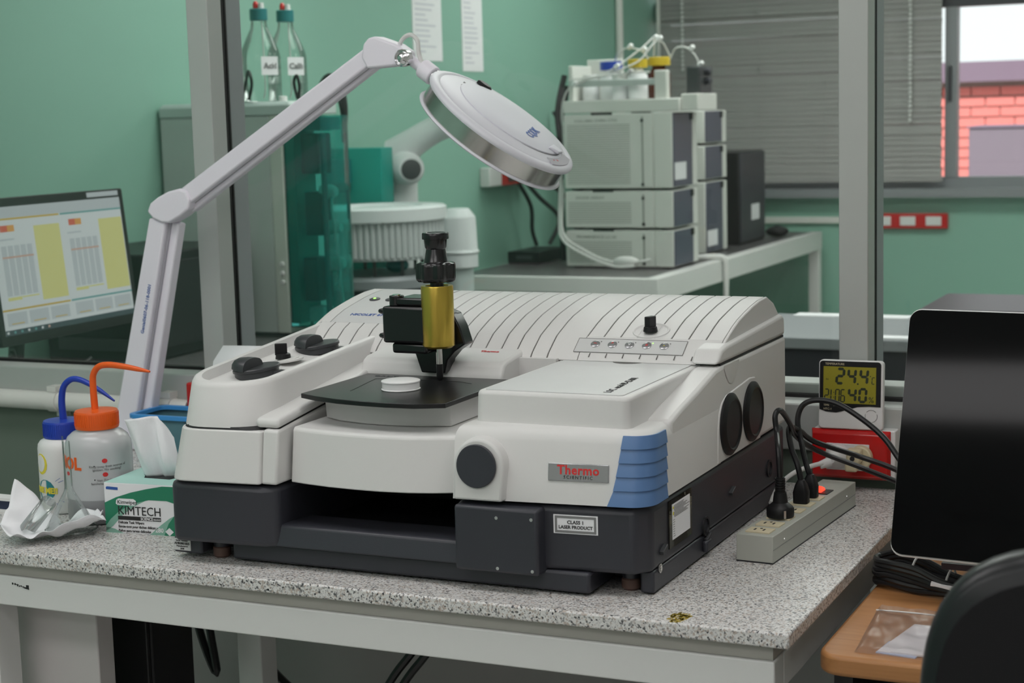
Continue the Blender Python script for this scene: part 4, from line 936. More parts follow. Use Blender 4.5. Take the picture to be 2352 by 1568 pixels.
# ================================================================== wooden desk and monitor on the right
dk = thing('wooden_desk', 'light brown wooden desk against the right end of the granite bench', 'desk', (.6, .4, FLOOR))
B().loft([rr(.016, 1.5, .053, .76, .02, -.062, rs=(.03, .02, .005, .005)), rr(.016, 1.5, .053, .76, .02, -.037, rs=(.03, .02, .005, .005))]).build('desk_top', 'wood', dk, bevel=.006, bseg=3)
B().box(.022, .045, .12, .74, FLOOR, -.0625).build('side_panel', 'base_dark', dk)
B().box(1.45, 1.48, .12, .74, FLOOR, -.0625).build('side_panel', 'base_dark', dk)
B().box(.045, 1.45, .70, .72, -.5, -.0625).build('back_panel', 'base_dark', dk)
mo = thing('black_monitor', 'glossy black monitor with silver edge on the wooden desk', 'monitor', (.30, .36, -.037))
mx = V((math.cos(.10), -math.sin(.10), 0)); mu = V((0, .262, .965)); mu = (mu-mx*mu.dot(mx)).normalized(); mn = mx.cross(mu)
MM = M.Translation((.0545, .272, .030)) @ M((mx, mu, mn)).transposed().to_4x4()
B().loft([rr(0, .52, 0, .318, .016, -.022, n=6), rr(0, .52, 0, .318, .016, -.002, n=6)]).xf(MM).build('silver_rim', 'white_plastic', mo, bevel=.001)
B().loft([rr(.001, .519, .0025, .3165, .0155, -.0019, n=6), rr(.0015, .5185, .003, .316, .015, .0015, n=6)]).xf(MM).build('screen_glass', 'black_gloss', mo)
B().box(.024, .498, .024, .294, .0015, .0018).xf(MM).build('display_area', 'black_gloss', mo)
B().loft([rr(.05, .47, .03, .29, .03, -.05), rr(.02, .50, .01, .31, .03, -.0225)]).xf(MM).build('back_shell', 'black_plastic', mo, bevel=.004)
B().box(.27, .35, .31, .335, -.03, .12).build('stand_column', 'black_plastic', mo, bevel=.003)
B().loft([rr(.17, .45, .235, .43, .03, -.0368), rr(.175, .445, .24, .425, .03, -.030)]).build('stand_base', 'black_plastic', mo, bevel=.002)
B().box(.115, .165, .30, .36, .010, .018).build('port_block', 'black_pink_sheen', mo)
# bundle of black cable
cbn = thing('cable_bundle', 'coiled black cable bundle held by white ties on the wooden desk', 'cable', (.06, .36, -.037))
for k in range(6):
    a, b = random.uniform(-.004, .004), random.uniform(-.004, .004); h = -.030+k*.0058
    B().tube([(.018+a, .385+b, h), (.045, .398+b, h+.004), (.085, .375, h-.002+a), (.120+a, .362, h*.5-.014), (.160, .350+b, h*.4-.018), (.150, .325, h*.4-.018), (.112, .325+a, h*.5-.014), (.075, .335, h-.002), (.040, .345+b, h+.002), (.020, .358+a, h)], .0042, 8, 5, closed=True).build('cable_loop', 'cable_black', cbn)
def ring(name, c, ax, r1, r2, m): 
    az = V(ax).normalized(); u = az.orthogonal().normalized(); v = az.cross(u)
    return B().tube([V(c)+u*r1*math.cos(2*math.pi*i/16)+v*r2*math.sin(2*math.pi*i/16) for i in range(16)], .0016, 6, 1, closed=True).build(name, m, cbn)
ring('cable_tie', (.072, .360, -.017), (1, -.2, 0), .026, .021, 'cable_white'); ring('cable_tie', (.118, .344, -.021), (1, -.2, 0), .022, .015, 'cable_white')
B().obox((.086, .392, .008), (.3, .9, .3), (.9, -.3, 0), (0, 0, 1), .006, .003, .003).build('tie_head', 'cable_white', cbn)
B().cyl((.098, .326, -.018), (.140, .318, -.022), .0045, seg=10).build('cable_label', 'paper', cbn)
tag(B().tube([(.022, .43, -.033), (.03, .46, .0), (.05, .50, .02), (.09, .56, .0)], .004, 8).build('monitor_cable', 'cable_black'), 'black cable rising behind the glossy monitor at the bench side', 'cable')
# zip bag with paper
zb = thing('zip_bag', 'clear plastic zip bag lying on the wooden desk', 'bag', (.1, .16, -.037))
g = []; nu, nv = 22, 22
for j in range(nv+1):
    for i in range(nu+1):
        u, v = i/nu, j/nv; x = .058+(.125)*u-.014*v; y = .072+.182*v-.004*u
        z = -.0310+.0014*math.sin(9*u+13*v)*math.sin(7*v-3*u)+.0007*math.sin(27*u+8*v)+.0005*math.sin(5*u-23*v)
        if i in (0,) or j in (0,): z = -.0362
        g.append((x, y, max(z, -.0364)))
B()._add(g, [(j*(nu+1)+i, j*(nu+1)+i+1, (j+1)*(nu+1)+i+1, (j+1)*(nu+1)+i) for j in range(nv) for i in range(nu)]).build('film', 'bag_film', zb, ang=60)
B().tube([(.0465, .236, -.0325), (.10, .2335, -.031), (.17, .231, -.032)], .0012, 6).build('zip_seal', 'cable_white', zb)
pa = thing('folded_paper', 'white folded paper inside the zip bag', 'paper', (.12, .14, -.036), 'papers in the zip bag')
B().obox((.128, .139, -.0350), (.985, -.05, 0), (.16, .985, 0), (0, 0, 1), .036, .060, .0005).build('sheet', 'paper', pa); B().obox((.136, .136, -.0340), (.985, -.05, 0), (.16, .985, 0), (0, 0, 1), .029, .057, .0004).build('sheet', 'paper', pa)
tag(B().obox((.108, .100, -.0362), (.985, -.12, 0), (.12, .985, 0), (0, 0, 1), .024, .024, .0006).build('pale_card', 'pale_blue'), 'pale bluish card under the folded paper in the zip bag', 'card', 'papers in the zip bag')
# office chair
ch = thing('office_chair', 'black office chair with scuffed plastic back in the foreground', 'chair', (.45, -.25, FLOOR))
def sup(cx, cz, a, b, e, y, n=56):
    out = []
    for i in range(n):
        t = 2*math.pi*i/n; c, s_ = math.cos(t), math.sin(t); out.append(V((cx+a*abs(c)**e*(1 if c > 0 else -1), y+.10*(cz+b*abs(s_)**e*(1 if s_ > 0 else -1)-.1)-.0, cz+b*abs(s_)**e*(1 if s_ > 0 else -1))))
    return out
EX = .50
B().loft([sup(.448, .030, .205, .195, EX, -.452), sup(.448, .030, .210, .203, EX, -.446), sup(.448, .030, .213, .2065, EX, -.436), sup(.448, .030, .213, .2065, EX, -.420), sup(.448, .030, .205, .200, EX, -.405)]).build('back_rim', 'chair_rim', ch, ang=50)
B().loft([sup(.448, .028, .198, .187, EX, -.4535), sup(.448, .028, .200, .189, EX, -.450)]).build('back_shell', 'chair_black', ch)
B().loft([sup(.448, .030, .205, .200, EX, -.4045), sup(.448, .030, .190, .185, EX, -.375)]).build('back_cushion', 'chair_black', ch, bevel=.01)
sf = B()
for x, z, a, l in ((.351, .200, -.5, .0045), (.3545, .197, -.45, .006), (.359, .1955, -.4, .005), (.358, .2065, .3, .0022), (.366, .205, 1.2, .003), (.3685, .211, -1.2, .0018), (.349, .2025, 1, .002)):
    sf.obox((x, -.4537+.10*(z-.1)-.0004, z), (math.cos(a), 0, math.sin(a)), (0, 1, 0), (-math.sin(a), 0, math.cos(a)), l/2, .0003, .0006)
sf.build('scuff_marks', 'wall_plain', ch, smooth=False, label='pale scuff marks')
B().loft([rr(.22, .68, -.36, .08, .08, -.42), rr(.21, .69, -.37, .09, .09, -.38), rr(.23, .67, -.35, .07, .08, -.35)]).build('seat', 'chair_black', ch, bevel=.01)
B().box(.42, .48, -.43, -.30, -.45, -.12).build('back_bar', 'black_plastic', ch, bevel=.004)
B().cyl((.45, -.14, FLOOR+.08), (.45, -.14, -.42), .026, seg=16).build('gas_column', 'black_plastic', ch)
for k in range(5):
    t = 2*math.pi*k/5+.3; e = V((.45+.30*math.cos(t), -.14+.30*math.sin(t), FLOOR+.065))
    lg = B().tube([(.45, -.14, FLOOR+.10), e], [.026, .016], 8, 1).build('leg', 'black_plastic', ch)
    B().cyl(e+V((-.012, 0, -.038)), e+V((.012, 0, -.038)), .027, seg=14).build('castor', 'black_plastic', lg)
# ================================================================== far room
# near bench along the left wall with monitor, analyser and autosampler
b1 = thing('side_bench', 'white framed bench along the green wall carrying the analyser', 'bench', (-2.1, 2.0, FLOOR))
B().box(-2.428, -1.70, 1.0, 3.40, -.03, 0).build('bench_top', 'granite_dark', b1)
B().box(-1.74, -1.705, 1.005, 3.345, -.10, -.0305).build('apron', 'bench_paint', b1)
for x, y in ((-2.40, 1.01), (-1.75, 1.01), (-2.40, 3.29), (-1.75, 3.29)): B().box(x, x+.05, y, y+.05, FLOOR, -.0305).build('leg', 'bench_paint', b1)
# monitor with spreadsheet
lmn = thing('spreadsheet_monitor', 'black monitor showing a white and yellow spreadsheet behind the glass', 'monitor', (-2.1, 1.25, 0))
sx = V((0, 1, 0))       # screen runs away from the camera
su0 = V((0, 0, 1)); sn = sx.cross(su0).normalized(); tilt = .10
su = (su0*math.cos(tilt)-sn*math.sin(tilt)).normalized(); sn = sx.cross(su).normalized()
SW, SH = .475, .318
SO = V((-1.985, 1.437, .134))-sx*SW
SM = M.Translation(SO) @ M((sx, su, sn)).transposed().to_4x4()
B().loft([rr(0, SW, 0, SH, .006, -.03), rr(0, SW, 0, SH, .006, .0)]).xf(SM).build('case', 'black_plastic', lmn, bevel=.002)
def cell(x0, x1, y0, y1, m, name='cell', d=0, parent=None): return B().box(x0, x1, y0, y1, .0002+d, .0006+d).xf(SM).build(name, m, parent or lmn, smooth=False)
sc_ = cell(.016, SW-.016, .022, SH-.020, 'screen_white', 'screen')
L0, R0 = .016, SW-.016
cell(L0, R0, .022, .034, 'screen_dark', 'task_bar', .0004, sc_)
for k in range(7): cell(L0+.004+k*.022, L0+.010+k*.022, .026, .031, ('screen_white', 'screen_teal', 'screen_teal', 'screen_white', 'screen_teal', 'screen_white', 'screen_pink')[k], 'task_icon', .0008, sc_)
cell(L0, R0, SH-.044, SH-.020, 'screen_grey', 'ribbon', .0004, sc_)
mid = L0+.2215
for x0, x1, bar in ((L0, mid, 'screen_gold'), (mid+.004, R0, 'screen_teal')):
    w_ = x1-x0
    cell(x0, x1, SH-.0485, SH-.0445, bar, 'window_bar', .0006, sc_)
    cell(x0+w_*.12, x0+w_*.22, SH-.074, SH-.060, 'screen_red', 'logo', .0006, sc_); cell(x0+w_*.22, x0+w_*.32, SH-.074, SH-.060, 'screen_orange', 'logo', .0006, sc_)
    cell(x0+w_*.08, x0+w_*.30, SH-.0925, SH-.0885, 'screen_grey', 'heading', .0006, sc_)
    for k in range(5): cell(x0+w_*(.10+k*.092), x0+w_*(.172+k*.092), .106, SH-.104, 'screen_grey', 'column', .0006, sc_)
    cell(x0+w_*.10, x0+w_*.55, .187, .191, 'screen_pink', 'rule', .0010, sc_)
    cell(x0+w_*.10, x0+w_*.30, .096, .103, 'screen_yellow', 'total', .0006, sc_); cell(x0+w_*.31, x0+w_*.55, .100, .103, 'screen_yellow', 'total', .0006, sc_)
    cell(x0+w_*.60, x1-.003, .088, SH-.066, 'screen_yellow', 'yellow_block', .0006, sc_)
    cell(x0, x1, .0745, .0785, bar, 'window_bar', .0006, sc_)
    for k in range(3): cell(x0+w_*(.05+k*.32), x0+w_*(.33+k*.32), .042, .070, 'screen_grey', 'panel', .0006, sc_); 
    for k in range(3): cell(x0+w_*(.10+k*.32), x0+w_*(.28+k*.32), .0455, .0475, 'screen_gold', 'panel_mark', .0010, sc_)
cell(R0-.115, R0-.002, SH-.0155, SH-.0045, 'screen_grey', 'bezel_sticker')
B().cyl((-2.16, 1.19, .012), (-2.13, 1.19, .22), .018, seg=14).build('stand_column', 'black_plastic', lmn)
B().loft([rr(-2.27, -2.05, 1.06, 1.32, .04, .0005), rr(-2.265, -2.055, 1.065, 1.315, .04, .012)]).build('stand_base', 'black_plastic', lmn)
for i, pts in enumerate((((-2.05, 1.05, .10), (-2.02, 1.08, .05), (-1.98, 1.12, .08), (-1.93, 1.2, .03)), ((-2.08, 1.04, .03), (-2.0, 1.06, .09), (-1.95, 1.1, .05), (-1.9, 1.15, .09)), ((-2.02, 1.03, .12), (-2.03, 1.06, .06), (-2.02, 1.08, .006)))):
    tag(B().tube(pts, .006, 8).build('monitor_cable', 'cable_black'), ('black cable dropping from the spreadsheet monitor', 'black cable arching under the spreadsheet monitor', 'short black cable below the left corner of the spreadsheet monitor')[i], 'cable', 'cables under the spreadsheet monitor')
bx = thing('dark_housing', 'dark computer housing standing behind the spreadsheet monitor', 'computer', (-2.25, 1.85, 0))
B().box(-2.42, -2.105, 1.62, 2.06, .001, .275).build('case', 'black_plastic', bx, bevel=.006)
B().box(-2.105, -2.100, 1.65, 2.03, .03, .25).build('front_panel', 'base_dark', bx, bevel=.002)
B().box(-2.38, -2.15, 1.612, 1.62, .03, .06).build('vent_panel', 'dark_grey', bx)
# teal-doored analyser
an = thing('analyser', 'tall grey laboratory analyser with transparent teal door behind the glass', 'analyser', (-2.2, 2.35, 0))
B().box(-2.422, -2.060, 2.15, 2.37, .012, .612).build('cabinet', 'instr_grey', an, bevel=.004)
B().box(-2.0595, -2.018, 2.149, 2.371, .012, .612).build('front_frame', 'instr_cream', an, bevel=.004)
B().loft([rr(-2.424, -1.985, 2.145, 2.395, .01, .6125), rr(-2.424, -1.985, 2.145, 2.395, .01, .640), rr(-2.415, -1.993, 2.155, 2.385, .01, .650)]).build('bottle_tray', 'instr_lid', an, bevel=.003)
B().box(-2.41, -2.02, 2.16, 2.36, .0006, .012).build('foot_plate', 'dark_grey', an)
for z in (.205, .180, .155): B().lathe([(.007, 0), (.007, .006), (.005, .008)], (-2.034, 2.149, z), (0, -1, 0), 14).build('port', 'white_plastic', an)
dr = B().loft([rr(-2.016, -1.868, 2.152, 2.27, .04, .03, rs=(.002, .03, .03, .002)), rr(-2.016, -1.868, 2.152, 2.27, .04, .608, rs=(.002, .03, .03, .002))]).build('teal_door', 'teal_glass', an)
B().box(-2.014, -1.90, 2.156, 2.262, .568, .603).build('door_header', 'teal_cap', dr)
B().box(-2.014, -1.985, 2.156, 2.262, .04, .568).build('door_edge', 'teal_plastic', dr)
for z0, z1, y0, y1, x1, m_ in ((.45, .56, 2.19, 2.26, -1.93, 'dark_grey'), (.10, .22, 2.18, 2.26, -1.94, 'dark_grey'), (.28, .40, 2.2, 2.26, -1.93, 'base_grey'), (.04, .08, 2.2, 2.26, -1.94, 'instr_grey')):
    B().box(-2.015, x1, y0, y1, z0, z1).build('module', m_, an, bevel=.004)
for y, z in ((2.22, .40), (2.24, .30), (2.25, .20)): 
    B().lathe([(.020, 0), (.020, .03), (.012, .045)], (-1.94, y, z), (1, 0, 0), 16).build('valve', 'mint', an)
    B().tube([(-1.91, y, z), (-1.90, y-.02, z-.05), (-1.905, y, z-.12), (-1.92, y, z-.16)], .004, 6).build('tubing', 'mint', an)
B().cyl((-1.905, 2.175, .05), (-1.905, 2.175, .56), .008, seg=10).build('door_rod', 'teal_cap', an)
def lab_bottle(x, y, label, z0=.6502, tx='Acid'):
    t = thing('solvent_bottle', label, 'bottle', (x, y, z0), 'glass solvent bottles on the analyser')
    gb = B().lathe([(.050, 0), (.0555, .004), (.0555, .120), (.052, .140), (.035, .178), (.024, .200), (.0215, .215), (.0215, .228)], (x, y, z0), seg=36, cap=False).build('glass_body', 'glass_clear', t, ang=70)
    B().lathe([(.0245, .222), (.0245, .252), (.0225, .254)], (x, y, z0), seg=28).build('cap', 'teal_cap', t)
    B().lathe([(.008, .2535), (.008, .268), (.004, .275)], (x-.008, y, z0), seg=10).build('tube_fitting', 'socket_red', t); B().lathe([(.008, .2535), (.007, .270)], (x+.010, y, z0), seg=10).build('tube_fitting', 'white_plastic', t)
    a = math.atan2(-1.842-y, .52-x)+D(28)
    f = lambda r_: [V((x+r_*math.cos(a+u/.0565), y+r_*math.sin(a+u/.0565), z0+v)) for u, v in ((-.026, .072), (-.013, .072), (0, .072), (.013, .072), (.026, .072), (.026, .122), (.013, .122), (0, .122), (-.013, .122), (-.026, .122))]
    lb_ = B().loft([f(.0567), f(.0571)]).build('label', 'paper', t)
    wraptext(tx, .022, (x, y), .0574, a, z0+.09, 'grey_print', lb_, bold=.0006)
    B().tube([(x+.010, y, z0+.22), (x+.012, y, z0+.05), (x+.005, y, z0+.01)], .0018, 6).build('dip_tube', 'cable_white', t)
lab_bottle(-2.112, 2.205, 'left glass solvent bottle with teal cap on the analyser', tx='Acid'); lab_bottle(-2.100, 2.322, 'right glass solvent bottle with teal cap on the analyser', tx='Calib')
for i, pts in enumerate((((-2.17, 2.19, .655), (-2.155, 2.19, .70), (-2.14, 2.185, .735), (-2.128, 2.18, .70), (-2.14, 2.18, .656)), ((-2.025, 2.25, .655), (-2.035, 2.25, .70), (-2.025, 2.25, .72), (-2.018, 2.25, .69), (-2.022, 2.25, .655)))):
    tag(B().tube(pts, .0045, 8).build('cable_loop', 'cable_black'), ('black cable loop in front of the left solvent bottle', 'black cable loop between the two solvent bottles')[i], 'cable')
tag(B().tube([(-2.06, 2.43, .69), (-2.03, 2.43, .715), (-2.005, 2.44, .69), (-1.99, 2.44, .62), (-1.995, 2.44, .53)], [.008, .014, .017, .012, .006], 10).build('hose_bundle', 'cable_black'), 'thick black hose bundle hanging behind the analyser', 'hose')
for x, y, l in ((-2.19, 2.19, 'small white cap lying left on the analyser tray'), (-2.035, 2.19, 'small white cap lying right on the analyser tray')):
    tag(B().lathe([(.012, 0), (.012, .012), (.009, .014)], (x, y, .6502), seg=14).build('loose_cap', 'white_plastic'), l, 'cap')
# autosampler: carousel and robot arm
cz = thing('sample_carousel', 'round white sample carousel rack with ribbed tube skirt', 'carousel', (-2.115, 2.86, 0)); CC = (-2.115, 2.86)
B().lathe([(.16, .0006), (.16, .066), (.155, .070)], (*CC, 0), seg=40).build('base_box', 'base_grey', cz); B().lathe([(.175, .071), (.18, .075), (.18, .100), (.17, .112)], (*CC, 0), seg=40).build('turntable', 'aluminium_dark', cz)
for k in range(10):
    t = 2*math.pi*k/10; B().cyl((CC[0]+.14*math.cos(t), CC[1]+.14*math.sin(t), .11), (CC[0]+.14*math.cos(t), CC[1]+.14*math.sin(t), .165), .006, seg=8).build('post', 'dark_grey', cz)
B().lathe([(.185, .162), (.192, .165), (.192, .170), (.130, .172)], (*CC, 0), seg=48).build('lower_ring', 'carousel', cz)
vial = None
for k in range(62):
    t = 2*math.pi*k/62
    if vial is None: vial = B().lathe([(.006, 0), (.0105, .006), (.0105, .118)], (CC[0]+.187, CC[1], .166), seg=10).build('sample_tube', 'carousel_rib', cz); 
    else:
        c_ = clone(vial, cz, (.187*math.cos(t)-.187, .187*math.sin(t), 0))
B().loft([[V((CC[0]+r*math.cos(2*math.pi*i/48), CC[1]+r*math.sin(2*math.pi*i/48), z)) for i in range(48)] for r, z in ((.196, .278), (.206, .282), (.206, .318), (.198, .324), (.13, .324), (.125, .318), (.09, .318))]).build('upper_ring', 'carousel', cz, ang=50)
tag(B().sphere((-2.06, 2.85, .138), .030, 16, 9, sc=(1.3, 1, .8)).build('teal_pump_head', 'teal_cap'), 'dark teal rounded pump head under the carousel', 'pump')
jg = thing('white_canister', 'white plastic canister standing right of the carousel', 'canister', (-1.985, 3.13, 0))
B().loft([rr(-2.04, -1.925, 3.08, 3.19, .045, .105), rr(-2.04, -1.925, 3.08, 3.19, .045, .150), rr(-2.045, -1.92, 3.075, 3.195, .045, .155), rr(-2.04, -1.925, 3.08, 3.19, .045, .163), rr(-2.04, -1.93, 3.08, 3.19, .045, .270), rr(-2.02, -1.95, 3.10, 3.17, .03, .298)]).build('canister_body', 'carousel', jg, bevel=.003)
B().lathe([(.045, .0006), (.045, .1045)], (-1.983, 3.135, 0), seg=20).build('canister_stand', 'instr_lid', jg)
rb = thing('robot_arm', 'white articulated robot arm over the carousel', 'robot', (-2.262, 3.265, 0)); RX, RY = -2.262, 3.265
B().lathe([(.075, .0005), (.075, .05), (.058, .07), (.056, .36), (.058, .40)], (RX, RY, 0), seg=28).build('column', 'robot_white', rb)
B().lathe([(.058, -.07), (.060, -.05), (.058, .06), (.052, .10), (.040, .115)], (RX, RY, .43), (.72, -.69, -.05), 28).build('shoulder_joint', 'robot_white', rb)
B().lathe([(.034, .112), (.034, .120), (.030, .122)], (RX, RY, .43), (.72, -.69, -.05), 24).build('joint_cap', 'dark_grey', rb)
B().tube([(RX-.01, RY, .47), (RX+.06, RY, .515), (RX+.14, RY, .555), (RX+.21, RY, .585)], [.062, .048, .044, .054], 24, 4).build('upper_link', 'robot_white', rb, ang=60)
B().lathe([(.045, -.09), (.066, -.06), (.070, 0), (.068, .06), (.05, .09), (.03, .095)], (RX+.27, RY, .60), (.95, 0, -.12), 28).build('elbow_joint', 'robot_white', rb)
B().lathe([(.012, 0), (.012, .018)], (RX+.165, RY-.02, .61), (-.3, -.2, 1), 12).build('cable_gland', 'dark_grey', rb)
B().tube([(RX+.34, RY, .60), (RX+.40, RY, .56), (RX+.46, RY, .50)], [.05, .042, .036], 20, 4).build('fore_link', 'robot_white', rb)
tb = thing('teal_cabinet', 'bright teal plastic cabinet beside the robot arm', 'cabinet', (-2.33, 3.1, 0))
B().loft([rr(-2.427, -2.232, 3.08, 3.16, .004, .0006), rr(-2.427, -2.232, 3.08, 3.16, .004, .50)]).build('body', 'teal_plastic', tb, bevel=.003)
B().box(-2.427, -2.345, 3.055, 3.08, .385, .465).build('door_block', 'teal_cap', tb, bevel=.003); B().box(-2.427, -2.35, 3.045, 3.08, .355, .384).build('handle', 'base_dark', tb, bevel=.003)
# far bench with liquid chromatographs
b2 = thing('far_bench', 'dark granite topped white bench along the green wall at the far end', 'bench', (-2.0, 5.0, FLOOR))
B().box(-2.385, -1.57, 3.86, 6.14, -.022, 0).build('bench_top', 'granite_dark', b2, bevel=.002)
B().box(-2.385, -1.6125, 3.855, 3.90, -.082, .001).build('end_rail', 'bench_paint', b2, bevel=.002); B().box(-1.612, -1.560, 3.855, 6.145, -.082, .001).build('side_rail', 'bench_paint', b2, bevel=.002)
for x, y in ((-1.612, 3.86), (-1.612, 6.09), (-2.38, 3.905), (-2.38, 6.05)): B().box(x, x+.05, y, y+.05, FLOOR, -.0825).build('leg', 'bench_paint', b2, bevel=.002)
def module(x0, x1, y0, y1, z0, z1, label, group, first=True, tx='LC module', sticker=False):
    t = thing('chromatograph_module', label, 'module', ((x0+x1)/2, (y0+y1)/2, z0), group); h = z1-z0
    B().box(x0, x1-.075, y0, y1, z0+.006, z1).build('side_cover', 'hplc_white', t, bevel=.004)
    B().box(x1-.0745, x1, y0, y1, z0+.006, z1).build('front_body', 'hplc_white', t, bevel=.004)
    B().box(x1, x1+.005, y0+.004, y0+(y1-y0)*.80, z0+.010, z1-.003).build('front_door', 'hplc_front', t, bevel=.002)
    B().box(x1, x1+.006, y0+(y1-y0)*.805, y1, z0+.008, z1-.002).build('front_strip', 'hplc_white', t, bevel=.002)
    B().box(x1-.122, x1-.115, y0-.0015, y0+.001, z0+.012, z1-.014).build('panel_groove', 'hplc_vent', t)
    for zz in (z0+.02, z1-.028): B().lathe([(.006, 0), (.006, .004)], (x1-.1185, y0-.001, zz), (0, -1, 0), 10).build('panel_catch', 'hplc_dark', t)
    B().box(x0+.115, x0+.20, y0-.001, y0+.003, z1-.004, z1+.0045).build('grip_slot', 'hplc_dark', t)
    n_ = max(4, int((h-.055)/.0085)); sl_ = B().box(x0+.012, x1-.165, y0-.0006, y0+.001, z0+.02, z0+.020+n_*.0085)
    vp = sl_.build('vent_panel', 'hplc_white', t)
    v0 = None
    for k in range(n_):
        zz = z0+.0235+k*.0085
        if v0 is None: v0 = B().box(x0+.014, x1-.168, y0-.0014, y0, zz, zz+.0032).build('vent_slot', 'hplc_vent', vp)
        else: clone(v0, vp, (0, 0, k*.0085))
    text(tx, .014, (x0+.045, y0-.0012, z1-.030), (1, 0, 0), (0, 0, 1), 'hplc_vent', t, xs=1.3, bold=.0004)
    for x in (x0+.04, x1-.04): B().box(x-.015, x+.015, y0+.02, y1-.02, z0, z0+.006).build('foot', 'hplc_dark', t)
    B().box(x1+.006, x1+.010, y0+(y1-y0)*.70, y0+(y1-y0)*.80, z1-.03, z1-.004).build('latch', 'hplc_dark', t)
    if sticker: B().box(x1+.0051, x1+.006, y0+.01, y0+.14, z0+.035, z0+.10).build('paper_label', 'paper', t)
G1 = 'front stack of chromatograph modules'; G2 = 'rear stack of chromatograph modules'
X0, X1 = -2.070, -1.630
for z0, z1, l, tx, s_ in ((.0005, .146, 'bottom white module of the front chromatograph stack', 'PROMINENCE LC-20', False), (.150, .296, 'middle low white module of the front chromatograph stack', 'DIODE ARRAY', False), (.300, .588, 'tall top white module of the front chromatograph stack', 'COLUMN OVEN CTO', True)):
    module(X0, X1, 4.23, 4.50, z0, z1, l, G1, tx=tx, sticker=s_)
for z0, z1, l, s_ in ((.0005, .299, 'tall bottom white module of the rear chromatograph stack', True), (.303, .447, 'middle white module of the rear chromatograph stack', False), (.451, .590, 'top white module of the rear chromatograph stack', False)):
    module(-2.13, -1.70, 4.82, 5.09, z0, z1, l, G2, sticker=s_)
# reservoir tray with bottles and tubing
ry = thing('reservoir_tray', 'white open reservoir tray on top of the front chromatograph stack', 'tray', (-1.85, 4.36, .5925))
B().box(-2.07, -1.60, 4.23, 4.50, .5925, .640).build('tray', 'hplc_white', ry, bevel=.004)
B().box(-2.075, -1.925, 4.49, 4.51, .640, .800).build('back_wall', 'hplc_white', ry, bevel=.004)
B().box(-2.075, -2.055, 4.30, 4.489, .640, .775).build('side_wall', 'hplc_white', ry, bevel=.004)
B().box(-2.054, -1.70, 4.255, 4.275, .692, .716).build('front_bar', 'instr_grey', ry, bevel=.003)
B().box(-1.705, -1.655, 4.25, 4.285, .640, .745).build('post', 'hplc_white', ry, bevel=.004)
B().box(-1.60, -1.535, 4.25, 4.48, .5925, .655).build('pump_bracket', 'hplc_white', ry, bevel=.004)
def flask(x, y, r, h, capm, bodym, label, grp='reagent bottles in the reservoir tray'):
    t = thing('reagent_bottle', label, 'bottle', (x, y, .6405), grp)
    B().lathe([(r*.9, 0), (r, .004), (r, h*.72), (r*.6, h*.88), (r*.55, h)], (x, y, .6405), seg=24).build('body', bodym, t, ang=60)
    B().lathe([(r*.98, h*.97), (r*.98, h*.97+.030), (r*.92, h*.97+.032)], (x, y, .6405), seg=20).build('cap', capm, t)
flask(-1.935, 4.40, .045, .118, 'bottle_blue', 'paper', 'reagent bottle with blue cap on the chromatograph tray')
flask(-1.755, 4.44, .046, .130, 'yellow', 'amber', 'brown reagent bottle with yellow cap on the chromatograph tray')
flask(-1.800, 4.33, .038, .122, 'yellow', 'paper', 'pale reagent bottle with tilted-looking yellow cap on the chromatograph tray')
flask(-1.872, 4.33, .032, .07, 'white_plastic', 'paper', 'low white bottle between the coloured caps on the tray')
flask(-2.015, 4.38, .032, .07, 'white_plastic', 'paper', 'low white bottle under the blue cap on the tray')
vl = thing('valve_unit', 'small grey valve unit with knobs on the tray end', 'valve', (-1.56, 4.36, .6555))
B().box(-1.595, -1.54, 4.30, 4.44, .6555, .755).build('body', 'dark_grey', vl, bevel=.004)
for z in (.70, .735): B().lathe([(.014, 0), (.014, .02), (.010, .024)], (-1.54, 4.36, z), (1, -.2, 0), 14).build('knob', 'base_grey', vl)
tubes = (((-2.09, 4.28, .40), (-2.08, 4.25, .62), (-2.03, 4.24, .70), (-1.90, 4.24, .735), (-1.78, 4.28, .78), (-1.72, 4.34, .86), (-1.70, 4.42, .80)), ((-2.05, 4.24, .69), (-1.95, 4.24, .725), (-1.86, 4.25, .76), (-1.78, 4.32, .83), (-1.745, 4.36, .865), (-1.76, 4.40, .80)),
         ((-1.92, 4.40, .79), (-1.89, 4.36, .82), (-1.84, 4.34, .835), (-1.78, 4.33, .82), (-1.76, 4.34, .79)), ((-1.70, 4.42, .79), (-1.66, 4.38, .83), (-1.60, 4.36, .82), (-1.565, 4.36, .76), (-1.60, 4.36, .71)), ((-2.05, 4.24, .72), (-1.92, 4.23, .728), (-1.80, 4.23, .738), (-1.72, 4.25, .74)))
for i, pts in enumerate(tubes):
    t = thing('solvent_tubing', ('long clear tube rising from the side of the front stack to its bottles', 'clear tube bowed over the front bar of the tray', 'clear tube arching from the blue cap to the yellow cap', 'clear tube looping right of the yellow cap', 'clear tube lying along the front bar of the tray')[i], 'tubing', pts[0], 'tubing on the reservoir tray')
    B().tube(pts, .0032, 8).build('tube', 'cable_white', t)
    for k in (2, len(pts)-2): B().lathe([(.009, 0), (.009, .018), (.006, .022)], pts[k], (.6, -.2, .4), 10).build('fitting', 'white_disc', t)
